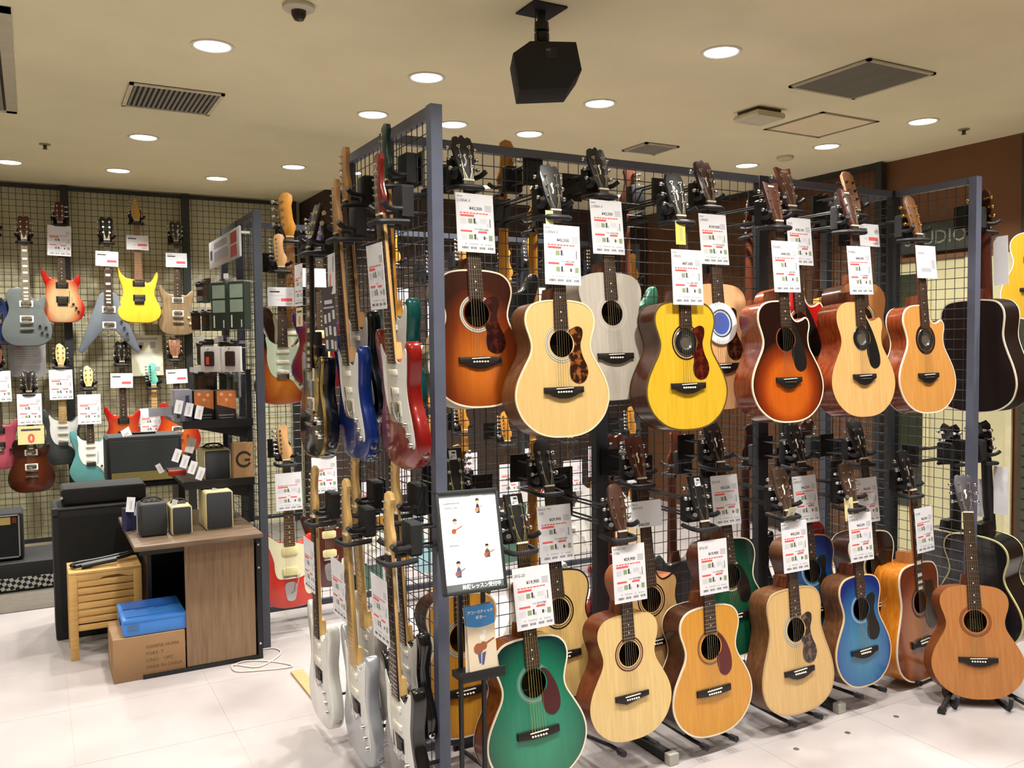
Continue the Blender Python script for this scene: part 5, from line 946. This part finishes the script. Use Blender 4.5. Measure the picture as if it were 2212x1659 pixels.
cb = obj('folded_stand', MB().tube(crom([(-.15, -.06, .478), (-.05, -.03, .482), (.08, .0, .49), (.15, .03, .50)], 4, False), .011, 8).tube(crom([(-.15, -.06, .478), (-.165, -.02, .478), (-.13, .02, .478), (-.02, .03, .484), (.14, .05, .5)], 4, False), .011, 8).cyl((-.12, -.07, .476), (.05, -.05, .49), .012, 8), BLACK, loc=(.315, 5.13, 0))
tag(cb, 'black folded metal stand lying on the slatted wooden stool', 'stand')
# tall black cabinet and amplifier head behind the stool
TX = plain((30, 31, 32), .85, bump=.3, scale=300.)
def amp(name, label, lo, hi, body=TX, rot=0., grp=None, cat='amplifier'):
    t = thing(name, label, cat, ((lo[0] + hi[0]) / 2, (lo[1] + hi[1]) / 2, lo[2]), (0, 0, rot), grp); h = [(b - a) / 2 for a, b in zip(lo, hi)]
    return t, h[0], h[1], 2 * h[2]
t, a, b, c = amp('speaker_cabinet', 'tall black loudspeaker cabinet behind the slatted stool', (.072, 5.40, 0), (.60, 5.78, .735), cat='speaker')
obj('shell', MB().cbox((-a, -b, .0), (a, b, c), .01), TX, t); obj('grille', MB().box((-a + .03, -b - .004, .05), (a - .03, -b + .002, c - .05)), plain((24, 25, 25), .9), t)
for x in (-1, 1): obj('corner', MB().box((x * (a - .014) - .016, -b - .006, c - .035), (x * (a - .014) + .016, -b + .03, c + .003)), plain((40, 40, 40), .4), t)
obj('metal_edge', MB().box((-a + .02, -b - .005, c - .006), (a - .02, -b + .004, c + .002)), plain((90, 90, 92), .35, .6), t)
t, a, b, c = amp('guitar_amplifier', 'long black amplifier head lying on the tall black cabinet', (.12, 5.46, .738), (.56, 5.72, .835))
obj('shell', MB().cbox((-a, -b, 0), (a, b, c), .012), TX, t); obj('front_panel', MB().box((-a + .015, -b - .003, .012), (a - .015, -b + .002, c - .014)), plain((16, 16, 17), .5), t); obj('knob', MB().cyl((-a + .0, -b - .002, .05), (-a + .0, -b - .016, .05), .009, 10), CHROME, t)
# grey combo amplifier standing on a black stand
sp0, sp1 = ony(229, 946, 6.0), ony(392, 934, 6.0); zb = ony(235, 1048, 6.0).z
t, a, b, c = amp('combo_amplifier', 'wide combo amplifier with grey grille and gold lower band', (sp0.x, 6.0, zb), (sp1.x, 6.28, sp0.z))
obj('shell', MB().cbox((-a, -b, 0), (a, b, c), .014), plain((40, 42, 42), .8), t)
obj('grille', MB().box((-a + .02, -b - .005, .075), (a - .02, -b + .002, c - .028)), plain((74, 80, 82), .8, var=.15, scale=160.), t)
obj('gold_band', MB().box((-a + .025, -b - .006, .012), (a - .025, -b + .002, .072)), plain((176, 160, 100), .5, var=.2, scale=60., stretch=(1, 1, 12)), t)
obj('handle', MB().box((-.08, -.02, c), (.08, .02, c + .012)), BLACK, t)
tag(obj('amplifier_stand', MB().box((-a - .01, -b - .02, 0), (-a + .03, b, zb)).box((a - .03, -b - .02, 0), (a + .01, b, zb)).box((-a, -b, zb - .03), (a, b, zb - .001)), BLACK, loc=((sp0.x + sp1.x) / 2, 6.14, 0)), 'black stand carrying the wide grey combo amplifier', 'stand')
# leaflets and paper scraps on the combo
card('white crumpled paper slip lying on the grey combo amplifier', 'strip', ((sp0.x + sp1.x) / 2 - .1, 6.06, sp0.z + .016), (radians(-60), radians(70), 0), sc=1.4, group='paper slips around the desk', cat='paper', nm='paper_slip')
# stack amplifier at the left edge on its checkered board
t, a, b, c = amp('small_amplifier', 'black amplifier with gold control panel and white script at left edge', (-.52, 6.72, .205), (-.085, 6.98, .52))
obj('shell', MB().cbox((-a, -b, 0), (a, b, c), .012), TX, t); obj('grille', MB().box((-a + .03, -b - .003, .02), (a - .03, -b + .002, c - .085)), plain((20, 20, 21), .9), t)
for q in ((-a + .022, a - .022, .014, .022), (-a + .022, a - .022, c - .018, c - .012), (a - .03, a - .022, .014, c - .012)): obj('piping', MB().box((q[0], -b - .006, q[2]), (q[1], -b + .001, q[3])), plain((150, 152, 152), .5), t)
obj('gold_panel', MB().box((-a + .03, -b - .004, c - .075), (a - .075, -b + .002, c - .025)), plain((190, 166, 100), .4, .3), t); obj('power_switch', MB().box((a - .066, -b - .008, c - .066), (a - .04, -b + .002, c - .03)), plain((110, 30, 20), .4), t)
write('Marshall', .07, WHITE, t, (-.2, -b - .005, c - .16), (pi / 2, 0, 0), bold=.002)
def checker():
    m, nt, b_ = base('checker', .6, 0, 0); tc = N(nt, 'ShaderNodeTexCoord'); mp = N(nt, 'ShaderNodeMapping'); mp.inputs['Rotation'].default_value = (0, .5, 0); nt.links.new(tc.outputs['Object'], mp.inputs[0])
    ck = N(nt, 'ShaderNodeTexChecker', Scale=42.0); ck.inputs[1].default_value = (*lin((22, 22, 22)), 1); ck.inputs[2].default_value = (*lin((190, 190, 186)), 1); nt.links.new(mp.outputs[0], ck.inputs[0]); nt.links.new(ck.outputs[0], b_.inputs[0]); return m
bd = thing('amplifier_board', 'low black board with a black and white checkered front strip', 'board', (-.4, 6.85, 0))
obj('board', MB().cbox((-.6, -.22, 0), (.52, .3, .198), .006), plain((26, 26, 27), .7), bd); obj('checkered_strip', MB().box((-.59, -.2235, .02), (.5, -.2185, .10)), checker(), bd)
tag(obj('floor_mat', MB().box((-4.4, 6.13, .0), (2.2, 7.95, .004)), plain((92, 86, 76), .9, var=.1, scale=20.)), 'dark grey brown floor mat under the amplifiers', 'mat')
# practice amplifiers on the desk and on the shelf above it
CREAMA = plain((206, 194, 150), .5, var=.05); GRLA = plain((52, 54, 58), .85, var=.1, scale=200.)
def lunch(label, x0, x1, y, zb_, h, d, body, grl=GRLA):
    t, a, b, c = amp('practice_amplifier', label, (x0, y, zb_), (x1, y + d, zb_ + h), grp='small practice amplifiers')
    obj('shell', MB().cbox((-a, -b, 0), (a, b, h), .008), body, t); obj('grille', MB().cbox((-a + .006, -b - .004, .005), (a - .006, -b + .004, h - .006), .006), grl, t)
    obj('control_panel', MB().box((-a * .6, -b * .2, h - .001), (a * .6, b * .5, h + .003)), plain((34, 32, 30), .5), t)
    for k in range(3): obj('knob', cached('lknob', lambda: MB().lathe([(.008, 0), (.007, .012), (.0001, .013)], 10).mesh('knob', 40)), CHROME, t, (-a * .4 + k * a * .4, 0, h + .003))
    obj('strap', MB().tube(crom([(-a * .8, b * .3, h), (-a * .4, b * .3, h + .018), (a * .4, b * .3, h + .018), (a * .8, b * .3, h)], 4, False), .005, 6), BLACK, t)
e = .001
lunch('black practice amplifier leftmost on the desk', .452, .578, 4.70, ZT + e, .165, .15, plain((46, 46, 48), .6))
lunch('narrow cream topped practice amplifier in the middle of the desk', .594, .694, 4.66, ZT + e, .148, .17, CREAMA)
lunch('cream and black practice amplifier rightmost on the desk', .766, .905, 4.70, ZT + e, .20, .22, CREAMA)
# black tiered shelf on the rack end with its goods
sh = thing('tiered_shelf', 'black two tier metal shelf fixed to the rack end above the desk', 'shelf', (.9, 5.0, 0))
ZS1, ZS2 = .905, 1.225
for z in (ZS1, ZS2): obj('shelf_board', MB().box((-.22, -.20, z - .02), (.14, .52, z)), BLACK, sh); obj('front_lip', MB().box((-.222, -.205, z - .03), (.14, -.2, z + .012)), BLACK, sh)
for y in (-.18, .5): obj('upright', MB().box((.11, y - .012, ZT + .002), (.135, y + .012, 1.5)), BLACK, sh)
for y in (-.18, .5):
    for z in (ZS1, ZS2): obj('bracket', MB().prism([(-.2, z - .02), (.12, z - .02), (.12, z - .10)], y - .004, y + .004), BLACK, sh)
lunch('cream and black practice amplifier on the shelf', .79, .93, 4.86, ZS1 + e, .165, .2, CREAMA)
paper_bag = thing('paper_bag', 'brown paper bag printed with a dark ring logo behind the rack post', 'bag', (.985, 4.82, ZS1 + .001), (0, 0, radians(4)))
obj('bag', MB().prism([(-.055, 0), (.055, 0), (.052, .2), (-.052, .2)], -.02, .03, .003), plain((160, 124, 84), .8), paper_bag)
obj('ring_logo', MB().add([(r * cos(2 * pi * k / 24 + .5), -.0215, .11 + r * sin(2 * pi * k / 24 + .5)) for k in range(21) for r in (.032, .044)], [(2 * k, 2 * k + 1, 2 * k + 3, 2 * k + 2) for k in range(20)]).quad(.004, .034, .1, .112, -.0215), plain((40, 30, 26), .8), paper_bag)
OR = plain((196, 116, 62), .5, var=.15, scale=30.)
for k, (x, y) in enumerate(((.80, 4.90), (.905, 4.84))):
    t = thing('effect_box', ['orange and black boxed pedal left on the upper shelf tier', 'orange and black boxed pedal next to the rack post'][k], 'box', (x, y, ZS2 + .001), (0, 0, 0), 'orange boxed pedals')
    obj('carton', MB().cbox((-.05, -.03, 0), (.05, .1, .165), .002), plain((34, 32, 32), .5), t); obj('orange_face', MB().add([(-.049, -.0305, .164), (-.049, -.0305, .09), (.049, -.0305, .062), (.049, -.0305, .164)], [(0, 1, 2, 3)]), OR, t)
    obj('print', MB().quad(-.04, .04, .03, .036, -.0307).quad(-.035, .035, .016, .02, -.0307), plain((120, 120, 122), .5), t)
    obj('dots', MB().lathe([(.0001, 0), (.009, 0)], 12, (-.025, -.031, .145), 'y').lathe([(.0001, 0), (.009, 0)], 12, (.02, -.031, .14), 'y').lathe([(.0001, 0), (.008, 0)], 12, (.0, -.031, .115), 'y'), plain((226, 176, 140), .5), t)
t = thing('clear_case', 'white and grey accessory box on the upper shelf tier', 'box', (.70, 4.93, ZS2 + .001)); obj('carton', MB().cbox((-.045, -.03, 0), (.045, .1, .17), .002), plain((150, 152, 166), .3), t); obj('print', MB().quad(-.035, -.02, .02, .12, -.031).quad(.01, .03, .02, .14, -.031), plain((70, 74, 110), .5), t)
# loose price tickets along the shelf fronts
TK = [(352, 889, 'grey blank card left of the shelf tickets', 'sheet', .62, 88, plain((150, 150, 162), .6), 4.95)] + [(386 + k * 22, 879 + k * 6, None, 'strip', .85, 14, PAPER, 4.86) for k in range(3)] + [(382 + k * 17, 984 + k * 13, None, 'strip', .8, 22, PAPER, 4.82) for k in range(4)] + [(412, 962, None, 'strip', .95, 20, plain((190, 190, 186), .6), 4.84), (345, 1012, None, 'strip', .6, -25, PAPER, 4.95), (300, 1100, None, 'strip', .8, 14, plain((190, 190, 215), .6), 4.85), (462, 1064, None, 'strip', .55, 14, plain((170, 172, 176), .6), 4.74), (376, 1090, None, 'strip', .6, 18, plain((180, 180, 182), .6), 4.7), (282, 1090, None, 'strip', .9, 8, WHITE, 4.9)]
ordn = ['first', 'second', 'third', 'fourth']
for k, (px, py, lb, kd, sc, tz, mm, yy) in enumerate(TK):
    lb = lb or ('' + (f'{ordn[k - 1]} ticket in the row along the upper shelf lip' if k < 4 else f'{ordn[k - 4]} ticket in the slanting row below the upper shelf' if k < 8 else ['tall grey ticket above the slanting ticket row', 'pale ticket in front of the gold band', 'lilac ticket at the left end of the desk', 'grey ticket on the rightmost desk amplifier', 'grey ticket on the narrow cream amplifier', 'white box edge ticket at the desk corner'][k - 8]))
    card(lb, kd, ony(px, py, yy), (radians(-12), radians(tz), 0), sc=sc, mat=mm, group='loose price tickets around the desk', cat='ticket', nm='price_ticket')
t = thing('foot_pedal', 'black effects pedal with silver print lying behind the desk amplifiers', 'pedal', (.655, 4.98, ZT + .001), (0, 0, radians(12))); obj('case', MB().cbox((-.07, -.05, 0), (.07, .05, .05), .01), plain((36, 36, 42), .5), t); obj('print', MB().box((-.05, -.03, .05), (.05, -.01, .0508)).box((-.02, .01, .05), (.03, .02, .0508)), plain((170, 170, 178), .4), t)
t = thing('red_box', 'small red box on the shelf edge below the slanting tickets', 'box', ony(383, 1022, 4.95), (0, 0, radians(-10))); obj('carton', MB().cbox((-.045, -.02, -.012), (.045, .03, .016), .004), plain((176, 50, 34), .45), t); obj('seam', MB().box((-.046, -.021, .0), (.046, -.0195, .003)), plain((120, 30, 22), .5), t)
t = thing('boxed_tuner', 'white and navy small box standing at the left desk corner', 'box', (.42, 4.93, ZT + .001), (0, 0, radians(30))); obj('carton', MB().cbox((-.03, -.02, 0), (.03, .02, .12), .003), plain((40, 42, 80), .5), t); obj('white_side', MB().box((.0302, -.019, .003), (.031, .019, .118)), WHITE, t)
# accessory packs on hooks along the rack end
pk = random.Random(11)
PC = [plain(c, .35) for c in ((34, 40, 34), (60, 62, 64), (26, 26, 28), (150, 150, 150), (70, 40, 36), (44, 58, 46))]
def hookr(t, a, z, L): obj('hook', MB().cyl((0, L, z), (0, -.03, z), .002, 6).tube([(0, -.03, z), (0, -.036, z + .012)], .002, 6), CHROME, t, rot=(0, 0, -pi / 2 - a))
hk = [(x, y, z) for z in (1.98, 1.81, 1.64, 1.47) for y in (5.30, 5.18, 5.06, 4.94) for x in (.97, .865)]
for k, (x, y, z) in enumerate(hk):
    r_, c_, f_ = k // 8, (k % 8) // 2, k % 2
    z += pk.uniform(-.006, .006); y += .06 * f_
    t = thing('accessory_pack', f'small {"inner" if not f_ else "outer"} accessory pack, {ordn[c_]} from the back on the {"top upper lower bottom".split()[r_]} hook row', 'pack', (x + pk.uniform(-.02, .02), y + pk.uniform(-.006, .006), z), (0, 0, (ar := radians(-90 + 25 + pk.uniform(-14, 14)))), 'accessory packs hanging on the rack end')
    w_ = pk.choice((.03, .034, .04)); h_ = pk.uniform(.09, .125)
    obj('bag', MB().cbox((-w_, -.007, -h_), (w_, .007, -.01), .004), PC[(k * 5 + r_) % 6], t); obj('header_card', MB().box((-w_, -.008, -.01), (w_, .008, .02)), PC[(k + 3) % 6], t); obj('artwork', MB().quad(-w_ * .7, w_ * .7, -h_ * .7, -h_ * .3, -.0078), PC[(k * 3 + 1) % 6], t)
    hookr(t, ar, .008, R2X - x + .02); obj('price_flag', MB().box((-.016, -.04, .012), (.016, -.038, .04)), WHITE, t)
for k, (x, y) in enumerate(((.90, 4.83), (.965, 4.70))):
    t = thing('string_winder_pack', ['dark green hanging pack with grey drawings, farther from the post', 'dark green hanging pack with grey drawings, next to the post'][k], 'pack', (x, y, 1.745), (0, 0, (ar := radians(-90 + 34))), 'dark green packs on the rack end')
    obj('carton', MB().cbox((-.055, -.025, -.03), (.055, .025, .22), .003), plain((36, 46, 38), .45), t); obj('drawing', MB().quad(-.045, .045, .135, .205, -.0256).quad(-.045, .045, .06, .125, -.0256), plain((130, 146, 132), .5), t); obj('lettering_bar', MB().quad(-.04, -.03, -.02, .045, -.0256).quad(.03, .037, -.02, .02, -.0256), plain((200, 204, 200), .5), t); hookr(t, ar, .222, R2X - x)
for k, (x, y) in enumerate(((.84, 4.86), (.93, 4.77))):
    t = thing('capo_pack', ['white accessory card with red and black gadget, farther from the post', 'white accessory card with a dark gadget, next to the post'][k], 'pack', (x, y, 1.50), (0, 0, (ar := radians(-90 + 40))), 'white gadget cards on the rack end')
    obj('carton', MB().cbox((-.062, -.008, -.01), (.062, .008, .125), .003), plain((206, 202, 200), .5), t); obj('gadget', MB().cbox((-.03, -.02, .02), (.03, -.007, .10), .006), plain((46, 26, 26), .4), t); hookr(t, ar, .118, R2X - x)
    if k == 0: obj('red_button', MB().box((-.016, -.0215, .03), (.004, -.0195, .07)), plain((206, 70, 50), .4), t)
hs = thing('hanging_sign', 'grey plastic sign with red squares at the top of the rack end', 'sign', (.985, 5.16, 2.185), (0, 0, -pi / 2)); hs.scale = (1.05, 1, .62)
obj('board', MB().cbox((-.42, -.012, -.14), (.42, .0, .12), .004), plain((176, 174, 176), .4), hs); obj('red_square', MB().quad(.2, .36, -.005, .095, -.0125), plain((158, 50, 40), .5), hs); obj('red_square', MB().quad(.2, .36, -.12, -.02, -.0125), plain((158, 60, 46), .5), hs)
obj('grey_print', MB().quad(-.26, .1, .03, .085, -.0125).quad(-.26, .14, -.09, 0, -.0125), plain((138, 136, 140), .5), hs); obj('navy_square', MB().quad(-.38, -.32, -.06, .03, -.0125), plain((40, 42, 66), .5), hs)
for x in (-.3, .3): obj('sign_clip', MB().box((x - .01, .0, .08), (x + .01, .07, .1)), WHITE, hs)
# white cable on the floor beside the desk
wc = MB().tube(crom([tuple(onz(px, py, .005)) for px, py in ((560, 1404), (592, 1400), (606, 1412), (560, 1440), (505, 1436), (510, 1450), (560, 1448), (620, 1442), (628, 1436), (580, 1428), (530, 1428), (500, 1438))], 5, False), .0035, 6)
tag(obj('power_cable', wc, plain((206, 200, 190), .5)), 'loose white power cable curled on the floor by the desk', 'cable')
